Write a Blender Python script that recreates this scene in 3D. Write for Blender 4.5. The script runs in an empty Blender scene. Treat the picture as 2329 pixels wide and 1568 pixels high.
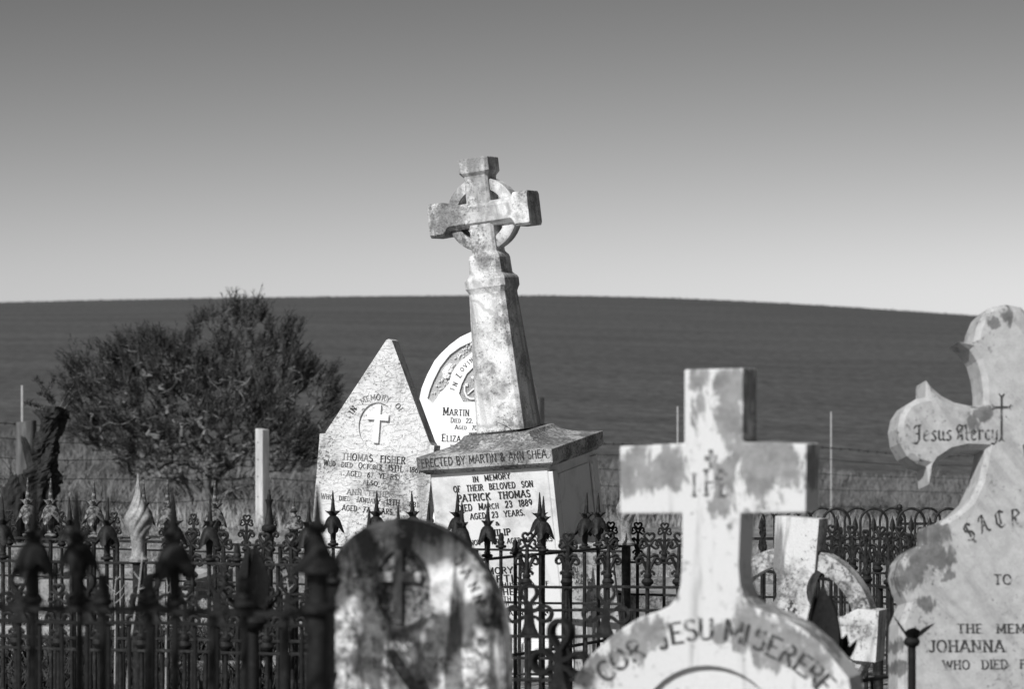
import bpy, bmesh, math, random
from mathutils import Vector, Matrix, noise as mnoise

# ------------------------------------------------------------------ camera, sky, sun
SC = bpy.context.scene
COL = SC.collection
F, CX, HY = 6470.0, 1164.5, 900.0        # focal length in photo units, image centre, eye level
CAMZ = 1.6
cam_d = bpy.data.cameras.new('camera')
cam = bpy.data.objects.new('camera', cam_d)
COL.objects.link(cam)
cam.location = (0, 0, CAMZ)
cam.rotation_euler = (math.radians(90), 0, 0)
cam_d.lens = 100.0
cam_d.sensor_width = 36.0
cam_d.shift_y = (HY - 784.0) / 2329.0
cam_d.clip_end = 3000
cam_d.dof.use_dof = True
cam_d.dof.focus_distance = 16.4
cam_d.dof.aperture_fstop = 4.4
SC.camera = cam

SUN_AZ, SUN_EL = math.radians(33), math.radians(38)   # to the left of and behind the camera
world = bpy.data.worlds.new('World')
SC.world = world
world.use_nodes = True
wn, wl = world.node_tree.nodes, world.node_tree.links
wn.clear()
sky = wn.new('ShaderNodeTexSky')
sky.sky_type = 'NISHITA'
sky.sun_disc = False
sky.sun_elevation = SUN_EL
sky.sun_rotation = math.pi + SUN_AZ
sky.air_density = 1.0
sky.dust_density = 0.6
sepc = wn.new('ShaderNodeSeparateColor')
pw = wn.new('ShaderNodeMath'); pw.operation = 'POWER'; pw.inputs[1].default_value = 2.15   # red filter of a monochrome picture
wl.new(sky.outputs[0], sepc.inputs[0])
wl.new(sepc.outputs[0], pw.inputs[0])
bgn = wn.new('ShaderNodeBackground')
bgn.inputs['Strength'].default_value = 0.06
wout = wn.new('ShaderNodeOutputWorld')
flt = wn.new('ShaderNodeMath'); flt.operation = 'MULTIPLY'; flt.inputs[1].default_value = 0.17      # density of that filter
wl.new(pw.outputs[0], flt.inputs[0])
wl.new(flt.outputs[0], bgn.inputs['Color'])
wl.new(bgn.outputs[0], wout.inputs[0])

sdir = Vector((-math.sin(SUN_AZ) * math.cos(SUN_EL), -math.cos(SUN_AZ) * math.cos(SUN_EL), math.sin(SUN_EL)))
sun_d = bpy.data.lights.new('sun', 'SUN')
sun_d.energy = 4.7
sun_d.angle = math.radians(0.45)
sun_o = bpy.data.objects.new('sun', sun_d)
COL.objects.link(sun_o)
sun_o.rotation_euler = sdir.to_track_quat('Z', 'Y').to_euler()
sun_o.location = (-10, -10, 12)

SC.view_settings.view_transform = 'Standard'
SC.view_settings.look = 'None'
SC.view_settings.exposure = 0.0
SC.view_settings.gamma = 1.0

R = random.Random(7)
rad = math.radians

# ------------------------------------------------------------------ helpers
def ray(px, py):
    return Vector(((px - CX) / F, 1.0, (HY - py) / F))

def W(px, py, D):
    d = ray(px, py) * D
    return Vector((d.x, d.y, d.z + CAMZ))

def smooth(a, b, x):
    t = max(0.0, min(1.0, (x - a) / (b - a)))
    return t * t * (3 - 2 * t)

def gz(x, y):
    xx = max(-12, min(12, x))
    return smooth(22, 34, y) * (-0.05 * xx - 0.08)

class MB:
    def __init__(s):
        s.v, s.f = [], []
    def add(s, v, f):
        o = len(s.v)
        s.v += [tuple(p) for p in v]
        s.f += [tuple(i + o for i in q) for q in f]
        return s
    def box(s, c, d):
        x, y, z = c; a, b, h = d[0] / 2, d[1] / 2, d[2] / 2
        v = [(x + i * a, y + j * b, z + k * h) for k in (-1, 1) for j in (-1, 1) for i in (-1, 1)]
        return s.add(v, [(0, 2, 3, 1), (4, 5, 7, 6), (0, 1, 5, 4), (2, 6, 7, 3), (0, 4, 6, 2), (1, 3, 7, 5)])
    def loft(s, rings, cap=True, closed=True):
        n = len(rings[0]); v = [p for r in rings for p in r]; f = []
        for i in range(len(rings) - 1):
            for j in range(n if closed else n - 1):
                k = (j + 1) % n
                f.append((i * n + j, i * n + k, (i + 1) * n + k, (i + 1) * n + j))
        if cap:
            f.append(tuple(range(n - 1, -1, -1)))
            f.append(tuple((len(rings) - 1) * n + j for j in range(n)))
        return s.add(v, f)
    def lathe(s, prof, n=16, c=(0, 0, 0), mod=None, cap=True):
        rings = []
        for i, (r, z) in enumerate(prof):
            ring = []
            for j in range(n):
                t = 2 * math.pi * j / n
                rr, zz = mod(i, r, z, t) if mod else (r, z)
                ring.append((c[0] + rr * math.cos(t), c[1] + rr * math.sin(t), c[2] + zz))
            rings.append(ring)
        return s.loft(rings, cap)
    def tube(s, pts, r, n=6, cap=True, flat=None):
        pts = [Vector(p) for p in pts]; rings = []
        rr = r if isinstance(r, (list, tuple)) else [r] * len(pts)
        up = Vector((0, 1, 0))
        for i, p in enumerate(pts):
            a = pts[max(i - 1, 0)]; b = pts[min(i + 1, len(pts) - 1)]
            t = (b - a)
            if t.length < 1e-9: t = Vector((0, 0, 1))
            t.normalize()
            u = up - t * up.dot(t)
            if u.length < .05:
                u = Vector((1, 0, 0)) - t * t.x
            u.normalize(); w = t.cross(u)
            up = u
            if flat:
                w_, d_ = flat
                ring = [p + w * (a_ * w_) + u * (b_ * d_) for a_, b_ in ((-1, -1), (1, -1), (1, 1), (-1, 1))]
            else:
                ring = [p + (u * math.cos(2 * math.pi * j / n) + w * math.sin(2 * math.pi * j / n)) * rr[i] for j in range(n)]
            rings.append(ring)
        return s.loft(rings, cap)
    def prism(s, out, y0, y1):
        n = len(out)
        a = sum(out[i][0] * out[(i + 1) % n][1] - out[(i + 1) % n][0] * out[i][1] for i in range(n))
        o = list(out) if a > 0 else list(out)[::-1]
        v = [(x, y0, z) for x, z in o] + [(x, y1, z) for x, z in o]
        f = [tuple(range(n)), tuple(range(2 * n - 1, n - 1, -1))]
        f += [((i + 1) % n, i, n + i, n + (i + 1) % n) for i in range(n)]
        return s.add(v, f)
    def xf(s, M):
        s.v = [tuple(M @ Vector(p)) for p in s.v]
        return s
    def mesh(s, name, mat, shade=False, bevel=0, seg=2, fix=True, weld=False):
        me = bpy.data.meshes.new(name)
        me.from_pydata(s.v, [], s.f)
        if bevel or fix:
            bm = bmesh.new(); bm.from_mesh(me)
            if weld: bmesh.ops.remove_doubles(bm, verts=bm.verts, dist=2e-5)
            if fix: bmesh.ops.recalc_face_normals(bm, faces=bm.faces)
            if bevel:
                ed = [e for e in bm.edges if len(e.link_faces) == 2 and e.calc_face_angle(0) > rad(38)]
                bmesh.ops.bevel(bm, geom=ed, offset=bevel, segments=seg, profile=.6, affect='EDGES', clamp_overlap=True)
            bm.to_mesh(me); bm.free()
        if shade:
            me.shade_smooth() if shade is True else me.shade_smooth()
            if shade != 2:
                me.set_sharp_from_angle(angle=rad(40))
        if mat: me.materials.append(mat)
        return me
    def build(s, name, mat, parent=None, **k):
        return link(name, s.mesh(name, mat, **k), parent)

def link(name, data, parent=None, M=None):
    o = bpy.data.objects.new(name, data)
    COL.objects.link(o)
    if parent: o.parent = parent
    if M is not None: o.matrix_basis = M
    return o

def tag(o, label=None, cat=None, group=None, kind=None):
    if label: o['label'] = label
    if cat: o['category'] = cat
    if group: o['group'] = group
    if kind: o['kind'] = kind
    return o

def cut(obj, cutter):
    """real recess: subtract a cutter shape from a mesh object"""
    c = cutter.build('cutter', None)
    m = obj.modifiers.new('b', 'BOOLEAN'); m.operation = 'DIFFERENCE'; m.object = c; m.solver = 'EXACT'
    c.parent = obj.parent
    bpy.context.view_layer.update()
    dg = bpy.context.evaluated_depsgraph_get()
    me = bpy.data.meshes.new_from_object(obj.evaluated_get(dg))
    obj.modifiers.clear()
    old = obj.data; obj.data = me
    bpy.data.meshes.remove(old)
    cm = c.data; bpy.data.objects.remove(c); bpy.data.meshes.remove(cm)

class Stone:
    """a thing with a leaning base; lp() finds where a photo point lies on its upright plane"""
    def __init__(s, name, label, cat, px, D, yaw=0, roll=0, pitch=0, group=None, loc=None):
        s.o = tag(link(name, None), label, cat, group)
        l = loc if loc is not None else Vector(((px - CX) / F * D, D, 0))
        s.M = Matrix.Translation(l) @ Matrix.Rotation(rad(pitch), 4, 'X') @ Matrix.Rotation(rad(roll), 4, 'Y') @ Matrix.Rotation(rad(yaw), 4, 'Z')
        s.o.matrix_basis = s.M
        s.I = s.M.inverted(); s.D = D
        s.k = D / F
    def lp(s, px, py, y=0.0):
        o = s.I @ Vector((0, 0, CAMZ)); d = s.I.to_3x3() @ ray(px, py)
        p = o + d * ((y - o.y) / d.y)
        return (p.x, p.z)
    def out(s, pts, y):
        return [s.lp(a, b, y) for a, b in pts]

# ------------------------------------------------------------------ materials (all grey: the photograph is monochrome)
def newmat(name, rough=.8):
    m = bpy.data.materials.new(name); m.use_nodes = True
    n, l = m.node_tree.nodes, m.node_tree.links
    b = n['Principled BSDF']; b.inputs['Roughness'].default_value = rough
    b.inputs['Specular IOR Level'].default_value = .25
    return m, n, l, b

def nz(n, l, vec, scale, detail=6, rough=.6, sc=(1, 1, 1), loc=(0, 0, 0), dist=0):
    mp = n.new('ShaderNodeMapping'); mp.inputs['Scale'].default_value = sc; mp.inputs['Location'].default_value = loc
    t = n.new('ShaderNodeTexNoise'); t.inputs['Scale'].default_value = scale
    t.inputs['Detail'].default_value = detail; t.inputs['Roughness'].default_value = rough
    t.inputs['Distortion'].default_value = dist
    l.new(vec, mp.inputs[0]); l.new(mp.outputs[0], t.inputs[0])
    return t.outputs[0]

def ramp(n, l, src, a, b, va=0.0, vb=1.0):
    r = n.new('ShaderNodeMapRange'); r.interpolation_type = 'SMOOTHSTEP'
    r.inputs[1].default_value = a; r.inputs[2].default_value = b
    r.inputs[3].default_value = va; r.inputs[4].default_value = vb
    l.new(src, r.inputs[0])
    return r.outputs[0]

def mth(n, l, op, a, b):
    m = n.new('ShaderNodeMath'); m.operation = op
    for i, x in enumerate((a, b)):
        if isinstance(x, (int, float)): m.inputs[i].default_value = x
        else: l.new(x, m.inputs[i])
    return m.outputs[0]

def mixv(n, l, fac, a, b):
    m = n.new('ShaderNodeMix'); m.data_type = 'FLOAT'
    for i, x in ((0, fac), (2, a), (3, b)):
        if isinstance(x, (int, float)): m.inputs[i].default_value = x
        else: l.new(x, m.inputs[i])
    return m.outputs[0]

def bump(n, l, b, h, strength, dist=.01):
    bp = n.new('ShaderNodeBump'); bp.inputs['Strength'].default_value = strength; bp.inputs['Distance'].default_value = dist
    l.new(h, bp.inputs['Height']); l.new(bp.outputs[0], b.inputs['Normal'])

def marble(name, base=.74, dark=.16, fleck=(.52, .66), fs=60, patch=(.45, .6), ps=4, patchv=.35, streak=None, ss=9, vein=0.0, seed=0, fine=.15, rough=.75, bmp=.25, top=None, erode=0, crown=None, diag=0, spots=(), spotv=.2, spotn=.8):
    m, n, l, b = newmat(name, rough)
    tc = n.new('ShaderNodeTexCoord').outputs['Object']
    of = (seed * 3.1, seed * 1.7, seed * 2.3)
    v = base
    big = nz(n, l, tc, ps, 5, .6, loc=of)
    pm = ramp(n, l, big, patch[0], patch[1])
    soft = nz(n, l, tc, ps * 5, 6, .65, loc=of)
    pm2 = mth(n, l, 'MULTIPLY', pm, ramp(n, l, soft, .3, .6))
    v = mixv(n, l, pm2, v, patchv)
    if vein:
        w = n.new('ShaderNodeTexWave'); w.inputs['Scale'].default_value = 1.6; w.inputs['Distortion'].default_value = 14
        w.inputs['Detail'].default_value = 4; w.inputs['Detail Scale'].default_value = 1.5
        mp = n.new('ShaderNodeMapping'); mp.inputs['Location'].default_value = of; mp.inputs['Rotation'].default_value = (.3, .7, .4)
        l.new(tc, mp.inputs[0]); l.new(mp.outputs[0], w.inputs[0])
        v = mth(n, l, 'MULTIPLY', v, ramp(n, l, w.outputs[1], 0.0, .16, 1 - vein, 1.0))
    if streak:
        st = nz(n, l, tc, ss, 5, .62, sc=(1, 1, .13), loc=of, dist=.4)
        sm = ramp(n, l, st, streak[0], streak[1])
        if top:
            sx = n.new('ShaderNodeSeparateXYZ'); l.new(tc, sx.inputs[0])
            tz = ramp(n, l, mth(n, l, 'ADD', sx.outputs[2], mth(n, l, 'MULTIPLY', soft, top[2])), top[0], top[1])
            sm = mth(n, l, 'MULTIPLY', sm, mixv(n, l, tz, top[3], 1.0))
        v = mixv(n, l, sm, v, streak[2])
    if diag:
        dg = n.new('ShaderNodeMapping'); dg.inputs['Rotation'].default_value = (0, rad(38), 0); l.new(tc, dg.inputs[0])
        dn = nz(n, l, dg.outputs[0], 16, 6, .65, sc=(1, 1, .14), dist=.5)
        v = mth(n, l, 'MULTIPLY', v, ramp(n, l, dn, .36, .50, 1 - diag, 1.0))
        v = mth(n, l, 'MULTIPLY', v, ramp(n, l, soft, .3, .7, .86, 1.1))
    if spots:
        sp = n.new('ShaderNodeSeparateXYZ'); l.new(tc, sp.inputs[0])
        wn_ = mth(n, l, 'ADD', mth(n, l, 'MULTIPLY', nz(n, l, tc, 26, 8, .7, sc=(1, 1, .28), loc=of, dist=.4), .55), mth(n, l, 'MULTIPLY', nz(n, l, tc, 7, 6, .65, loc=of, dist=.6), .45)); acc = None
        for (sx_, sz_, sr_) in spots:
            dx_ = mth(n, l, 'SUBTRACT', sp.outputs[0], sx_); dz_ = mth(n, l, 'SUBTRACT', sp.outputs[2], sz_)
            d_ = mth(n, l, 'DIVIDE', mth(n, l, 'SQRT', mth(n, l, 'ADD', mth(n, l, 'MULTIPLY', dx_, dx_), mth(n, l, 'MULTIPLY', dz_, dz_)), 0), sr_)
            acc = d_ if acc is None else mth(n, l, 'MINIMUM', acc, d_)
        e_ = mth(n, l, 'ADD', acc, mth(n, l, 'MULTIPLY', mth(n, l, 'SUBTRACT', wn_, .5), spotn * 9))
        sm_ = ramp(n, l, e_, .80, 1.25, 1.0, 0.0)
        v = mixv(n, l, sm_, v, mth(n, l, 'MULTIPLY', ramp(n, l, soft, .25, .75, .7, 1.35), spotv))
    if crown:   # black growth and painted shade along the head of the stone
        sc_ = n.new('ShaderNodeSeparateXYZ'); l.new(tc, sc_.inputs[0])
        wob = nz(n, l, tc, 9, 5, .6, sc=(1, 1, .3), loc=of)
        ct = ramp(n, l, mth(n, l, 'ADD', sc_.outputs[2], mth(n, l, 'MULTIPLY', mth(n, l, 'SUBTRACT', wob, .5), .55)), crown[0], crown[1])
        v = mixv(n, l, ct, v, crown[2])
    fk = nz(n, l, tc, fs, 8, .72, loc=of)
    fm = ramp(n, l, mth(n, l, 'ADD', fk, mth(n, l, 'MULTIPLY', mth(n, l, 'SUBTRACT', big, .5), .5)), fleck[0], fleck[1])
    v = mixv(n, l, fm, v, dark)
    g = nz(n, l, tc, 230, 3, .6, loc=of)
    v = mth(n, l, 'MULTIPLY', v, ramp(n, l, g, .2, .8, 1 - fine, 1 + fine))
    l.new(v, b.inputs['Base Color'])
    h = mth(n, l, 'ADD', mth(n, l, 'MULTIPLY', fk, .7), mth(n, l, 'MULTIPLY', g, .3))
    if erode:
        er = nz(n, l, tc, 16, 6, .6, sc=(1, 1, 1.6), loc=of, dist=1.2)
        h = mth(n, l, 'ADD', h, mth(n, l, 'MULTIPLY', ramp(n, l, er, .48, .58), erode))
    bump(n, l, b, h, bmp, .006)
    return m

def iron(name, base=.035, light=.09, amt=(.5, .7), seed=0, rough=.6):
    m, n, l, b = newmat(name, rough)
    tc = n.new('ShaderNodeTexCoord').outputs['Object']
    a = nz(n, l, tc, 38, 6, .65, loc=(seed, seed * 2, 0))
    f = nz(n, l, tc, 190, 4, .6)
    v = mixv(n, l, ramp(n, l, a, amt[0], amt[1]), base, light)
    v = mth(n, l, 'MULTIPLY', v, ramp(n, l, f, .25, .75, .6, 1.35))
    l.new(v, b.inputs['Base Color'])
    b.inputs['Specular IOR Level'].default_value = .2
    bump(n, l, b, mth(n, l, 'ADD', a, f), .35, .003)
    return m

def plain(name, v, rough=.85, vary=.25, scale=30, sc=(1, 1, 1), b_=.3):
    m, n, l, b = newmat(name, rough)
    tc = n.new('ShaderNodeTexCoord').outputs['Object']
    a = nz(n, l, tc, scale, 6, .65, sc=sc)
    l.new(ramp(n, l, a, .25, .75, v * (1 - vary), v * (1 + vary)), b.inputs['Base Color'])
    if b_: bump(n, l, b, a, b_, .01)
    return m

M_MON = marble('monument_stone', .70, .12, (.48, .68), 70, (.38, .58), 3.0, .25, (.46, .64, .22), 5, .3, seed=1, fine=.26, bmp=.45)
M_DIE = marble('panel_marble', .68, .25, (.64, .8), 60, (.46, .70), 2.6, .42, None, vein=.1, seed=3, fine=.06, bmp=.08)
M_CAP = marble('cap_stone', .46, .09, (.45, .60), 60, (.36, .54), 4, .20, (.48, .62, .20), 7, .1, seed=4, fine=.3, bmp=.5)
M_FISH = marble('eroded_marble', .68, .16, (.545, .65), 62, (.44, .70), 2.4, .36, (.56, .70, .3), 5, seed=5, fine=.16, bmp=.7, erode=.9)
M_MART = marble('clean_marble', .86, .2, (.66, .76), 90, (.62, .85), 3, .6, None, seed=6, fine=.06, bmp=.15)
M_REC = marble('stippled_recess', .42, .10, (.46, .58), 150, (.4, .7), 4, .3, None, seed=7, fine=.3, bmp=.6)
M_FRONT = marble('lichen_and_shade_marble', .78, .03, (.53, .66), 24, (.42, .58), 7, .14, (.47, .57, .03), 13, .0, seed=9, fine=.3, bmp=.4, top=(.90, 1.22, .16, .75), crown=(1.07, 1.24, .055))  # lichen stains, deepened to stand for the cast shade as well
M_CELT = marble('speckled_marble', .58, .12, (.52, .68), 60, (.46, .64), 5, .26, (.54, .66, .18), 8, seed=12, fine=.16, bmp=.25)
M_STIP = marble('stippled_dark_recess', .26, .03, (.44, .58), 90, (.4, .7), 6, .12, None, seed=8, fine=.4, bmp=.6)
M_RING = marble('speckled_ring_marble', .50, .09, (.47, .62), 55, (.42, .6), 6, .20, None, seed=21, fine=.2, bmp=.35)
M_SLAB = marble('broken_marble', .42, .10, (.5, .66), 40, (.4, .6), 5, .26, (.5, .62, .18), 12, seed=15, fine=.2, bmp=.5)
M_KERB = marble('grave_concrete', .30, .08, (.50, .64), 40, (.4, .6), 3, .16, None, seed=16, fine=.3, bmp=.6)
def worn(name, a, b, t):
    m, n, l, bs = newmat(name, .7)
    tc = n.new('ShaderNodeTexCoord').outputs['Object']
    l.new(mixv(n, l, ramp(n, l, nz(n, l, tc, 42, 5, .7), t[0], t[1]), a, b), bs.inputs['Base Color'])
    return m
M_LEAD = worn('lead_letter', .02, .25, (.66, .80))
M_FADE, n_, l_, b_ = newmat('worn_letter', .8); b_.inputs['Base Color'].default_value = (.20, .20, .20, 1)
M_WEAR = worn('weathered_letter', .045, .36, (.50, .66))
M_MONO = worn('eroded_monogram', .09, .42, (.47, .62))
M_CAPL = worn('cap_letter', .03, .12, (.5, .66))
M_FAINT = worn('faint_letter', .10, .5, (.42, .60))
M_IRON = iron('dark_iron', .013, .038, (.46, .68), 1)
M_IRONN = iron('near_iron', .011, .026, (.5, .72), 3, .75)  # darker iron used on the nearest fences
M_FLAKE = iron('flaking_silver_paint', .035, .22, (.45, .60), 5, .55)
M_SILV = iron('silver_painted_iron', .17, .34, (.30, .70), 8, .4)
M_WIRE, n_, l_, b_ = newmat('rusty_wire', .7); b_.inputs['Base Color'].default_value = (.02, .02, .02, 1)
M_BARK = plain('grey_bark', .14, .9, .5, 22, (1, 1, .3))
M_TWIG = plain('pale_twigs', .09, .9, .5, 5, b_=0)
M_LEAF = plain('dark_needles', .017, .7, .5, 3, b_=0)
M_CHAR = plain('charred_wood', .022, .9, .7, 14, (1, 1, .25), .8)
M_LOG = plain('weathered_log', .09, .9, .5, 20, (1, 1, .15), .6)
M_POST = plain('pale_timber', .46, .8, .35, 14, (1, 1, .12), .5)
M_STAKE = plain('white_stake', .32, .7, .15, 20)
M_DRY = plain('dry_stem', .42, .8, .3, 40, b_=0)
M_STRAW = plain('dry_grass', .30, .85, .45, 1.5, b_=0)
M_BANK = plain('rough_grass', .145, .85, .5, .5, b_=0)
M_WEED = plain('shade_dark_weeds', .035, .8, .5, 2, b_=0)  # low plants, tone kept dark to carry the shade of the plots
M_STUB = plain('crop_stubble', .08, .9, .4, .2, b_=0)
M_MOSS = plain('dark_moss', .08, .9, .5, 40, b_=0)

def ground_mat():
    m, n, l, b = newmat('dry_ground', .95)
    tc = n.new('ShaderNodeTexCoord').outputs['Object']
    a = nz(n, l, tc, .8, 6, .65); c = nz(n, l, tc, 9, 8, .75); d = nz(n, l, tc, 45, 4, .7)
    v = mixv(n, l, ramp(n, l, a, .35, .65), .22, .40)
    v = mth(n, l, 'MULTIPLY', v, ramp(n, l, c, .3, .7, .55, 1.4))
    v = mth(n, l, 'MULTIPLY', v, ramp(n, l, d, .3, .7, .6, 1.35))
    l.new(v, b.inputs['Base Color'])
    bump(n, l, b, mth(n, l, 'ADD', c, d), .9, .05)
    return m
def field_mat():
    m, n, l, b = newmat('ploughed_field', 1.0)
    b.inputs['Specular IOR Level'].default_value = .05
    tc = n.new('ShaderNodeTexCoord').outputs['Object']
    a = nz(n, l, tc, 1, 5, .6, sc=(.03, .10, 0)); r = nz(n, l, tc, 1, 8, .8, sc=(.07, .7, 0), dist=.5)
    g = nz(n, l, tc, 1, 6, .8, sc=(2.2, 1.1, 0))
    v = ramp(n, l, a, .3, .7, .074, .092)
    v = mth(n, l, 'MULTIPLY', v, ramp(n, l, r, .3, .7, .80, 1.22))
    v = mth(n, l, 'MULTIPLY', v, ramp(n, l, g, .3, .7, .62, 1.38))
    l.new(v, b.inputs['Base Color'])
    return m
M_GROUND, M_FIELD = ground_mat(), field_mat()

# ------------------------------------------------------------------ the setting: cemetery ground and the hill field behind
def grid(name, xs, ys, h, mat):
    v = [(x, y, h(x, y)) for y in ys for x in xs]; n = len(xs)
    f = [(j * n + i, j * n + i + 1, (j + 1) * n + i + 1, (j + 1) * n + i) for j in range(len(ys) - 1) for i in range(n - 1)]
    mb = MB().add(v, f)
    return tag(mb.build(name, mat, shade=2, fix=False), kind='structure')

def gnd(x, y):
    return gz(x, y) + .02 * mnoise.noise(Vector((x * .7, y * .7, 0)))
xs = [-300, -150, -80, -40] + [-24 + i * 1.0 for i in range(49)] + [40, 80, 150, 300]
ys = [-60, -30, -10, -2] + [0 + i * .9 for i in range(54)]
YB = ys[-1]
grid('ground', xs, ys, gnd, M_GROUND)

SIL = [(-900, 716), (-300, 700), (28, 688), (300, 682), (700, 676), (1160, 672), (1400, 674), (1650, 683), (1900, 697), (2100, 711), (2300, 725), (2700, 752), (3300, 790)]
YC = 300.0
def crest(x):
    p = CX + x / YC * F
    if p <= SIL[0][0]: y = SIL[0][1]
    elif p >= SIL[-1][0]: y = SIL[-1][1]
    else:
        for (a, b), (c, d) in zip(SIL, SIL[1:]):
            if a <= p <= c:
                t = (p - a) / (c - a); y = b + (d - b) * t; break
    return CAMZ + (HY - y) * YC / F
cs = {}
def crest_s(x):
    if x not in cs: cs[x] = sum(crest(x + i * 2.0) for i in range(-4, 5)) / 9
    return cs[x]
def hill(x, y):
    z0 = gz(x, YB)
    if y <= YC:
        t = (y - YB) / (YC - YB)
        return z0 + (crest_s(x) - z0) * t
    return crest_s(x) - (y - YC) ** 2 * .0006
hx = [-500, -300, -200, -150] + [-120 + i * 4 for i in range(61)] + [150, 200, 300, 500]
hy = [YB + (YC - YB) * (i / 40) for i in range(41)] + [310, 330, 370, 430, 520]
grid('field_hill', hx, hy, hill, M_FIELD)

# ------------------------------------------------------------------ lettering: stroke alphabet cut as thin lead letters
def A(cx, cy, rx, ry, a0, a1, n=9):
    return [(cx + rx * math.cos(rad(a0 + (a1 - a0) * i / n)), cy + ry * math.sin(rad(a0 + (a1 - a0) * i / n))) for i in range(n + 1)]
GL = {
 'A': (.80, [[(0, 0), (.4, 1)], [(.4, 1), (.8, 0)], [(.15, .33), (.65, .33)]]),
 'B': (.66, [[(.1, 0), (.1, 1)], [(.1, 1), (.33, 1)] + A(.33, .76, .24, .24, 90, -90) + [(.1, .52)], [(.33, .52)] + A(.36, .26, .27, .26, 90, -90) + [(.1, 0)]]),
 'C': (.74, [A(.40, .5, .37, .5, 48, 312, 14)]),
 'D': (.76, [[(.1, 0), (.1, 1)], [(.1, 1), (.3, 1)] + A(.3, .5, .42, .5, 90, -90, 12) + [(.1, 0)]]),
 'E': (.62, [[(.1, 0), (.1, 1)], [(.1, 1), (.6, 1)], [(.1, .52), (.48, .52)], [(.1, 0), (.62, 0)]]),
 'F': (.58, [[(.1, 0), (.1, 1)], [(.1, 1), (.58, 1)], [(.1, .52), (.46, .52)]]),
 'G': (.78, [A(.40, .5, .37, .5, 48, 330, 14) + [(.74, .45)], [(.48, .45), (.78, .45)]]),
 'H': (.78, [[(.1, 0), (.1, 1)], [(.68, 0), (.68, 1)], [(.1, .52), (.68, .52)]]),
 'I': (.22, [[(.11, 0), (.11, 1)]]),
 'J': (.46, [[(.36, 1), (.36, .25)] + A(.19, .2, .17, .2, 0, -150)]),
 'K': (.72, [[(.1, 0), (.1, 1)], [(.68, 1), (.1, .42)], [(.3, .6), (.7, 0)]]),
 'L': (.58, [[(.1, 0), (.1, 1)], [(.1, 0), (.58, 0)]]),
 'M': (.92, [[(.1, 0), (.1, 1)], [(.1, 1), (.46, .2)], [(.46, .2), (.82, 1)], [(.82, 0), (.82, 1)]]),
 'N': (.78, [[(.1, 0), (.1, 1)], [(.1, 1), (.68, 0)], [(.68, 0), (.68, 1)]]),
 'O': (.80, [A(.4, .5, .37, .5, 0, 360, 18)]),
 'P': (.62, [[(.1, 0), (.1, 1)], [(.1, 1), (.33, 1)] + A(.33, .74, .26, .26, 90, -90) + [(.1, .48)]]),
 'R': (.70, [[(.1, 0), (.1, 1)], [(.1, 1), (.33, 1)] + A(.33, .76, .25, .24, 90, -90) + [(.1, .52)], [(.33, .52), (.68, 0)]]),
 'S': (.60, [A(.3, .755, .24, .245, 40, 270, 10) + A(.3, .255, .26, .255, 90, -140, 10)]),
 'T': (.68, [[(.34, 0), (.34, 1)], [(0, 1), (.68, 1)]]),
 'U': (.74, [[(.1, 1), (.1, .3)] + A(.37, .3, .27, .3, 180, 360) + [(.64, 1)]]),
 'V': (.74, [[(0, 1), (.37, 0)], [(.37, 0), (.74, 1)]]),
 'W': (1.0, [[(0, 1), (.26, 0)], [(.26, 0), (.5, .9)], [(.5, .9), (.74, 0)], [(.74, 0), (1, 1)]]),
 'Y': (.74, [[(0, 1), (.37, .48)], [(.74, 1), (.37, .48)], [(.37, .48), (.37, 0)]]),
 'Z': (.66, [[(.04, 1), (.62, 1)], [(.62, 1), (.04, 0)], [(.04, 0), (.64, 0)]]),
 '0': (.62, [A(.31, .5, .28, .5, 0, 360, 16)]), '1': (.3, [[(.2, 0), (.2, 1)], [(.2, 1), (.04, .8)]]),
 '2': (.6, [A(.3, .72, .25, .28, 165, -30) + [(.05, 0)], [(.05, 0), (.58, 0)]]),
 '3': (.6, [A(.29, .76, .23, .24, 150, -90), A(.29, .27, .27, .27, 90, -150)]),
 '5': (.58, [[(.52, 1), (.12, 1)], [(.12, 1), (.1, .55)], [(.1, .55)] + A(.28, .3, .26, .3, 110, -150)]),
 '6': (.6, [[(.5, 1)] + A(.5, .35, .45, .55, 120, 180, 4), A(.31, .3, .26, .3, 0, 360, 14)]),
 '7': (.58, [[(.02, 1), (.56, 1)], [(.56, 1), (.2, 0)]]),
 '8': (.6, [A(.3, .76, .22, .24, 0, 360, 12), A(.3, .26, .26, .26, 0, 360, 12)]),
 '9': (.6, [A(.3, .7, .26, .3, 0, 360, 14), [(.56, .7)] + A(.1, .65, .46, .62, 0, -60, 4)]),
 '&': (.8, [[(.75, 0), (.2, .75)] + A(.33, .82, .16, .18, 200, -20) + [(.12, .35)] + A(.32, .24, .22, .24, 170, 330) + [(.74, .5)]]),
 '.': (.2, [[(.1, 0), (.1, .12)]]), ',': (.2, [[(.1, .1), (.06, -.12)]]), '-': (.4, [[(.02, .5), (.38, .5)]]),
}
LIFT = [0]
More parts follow.
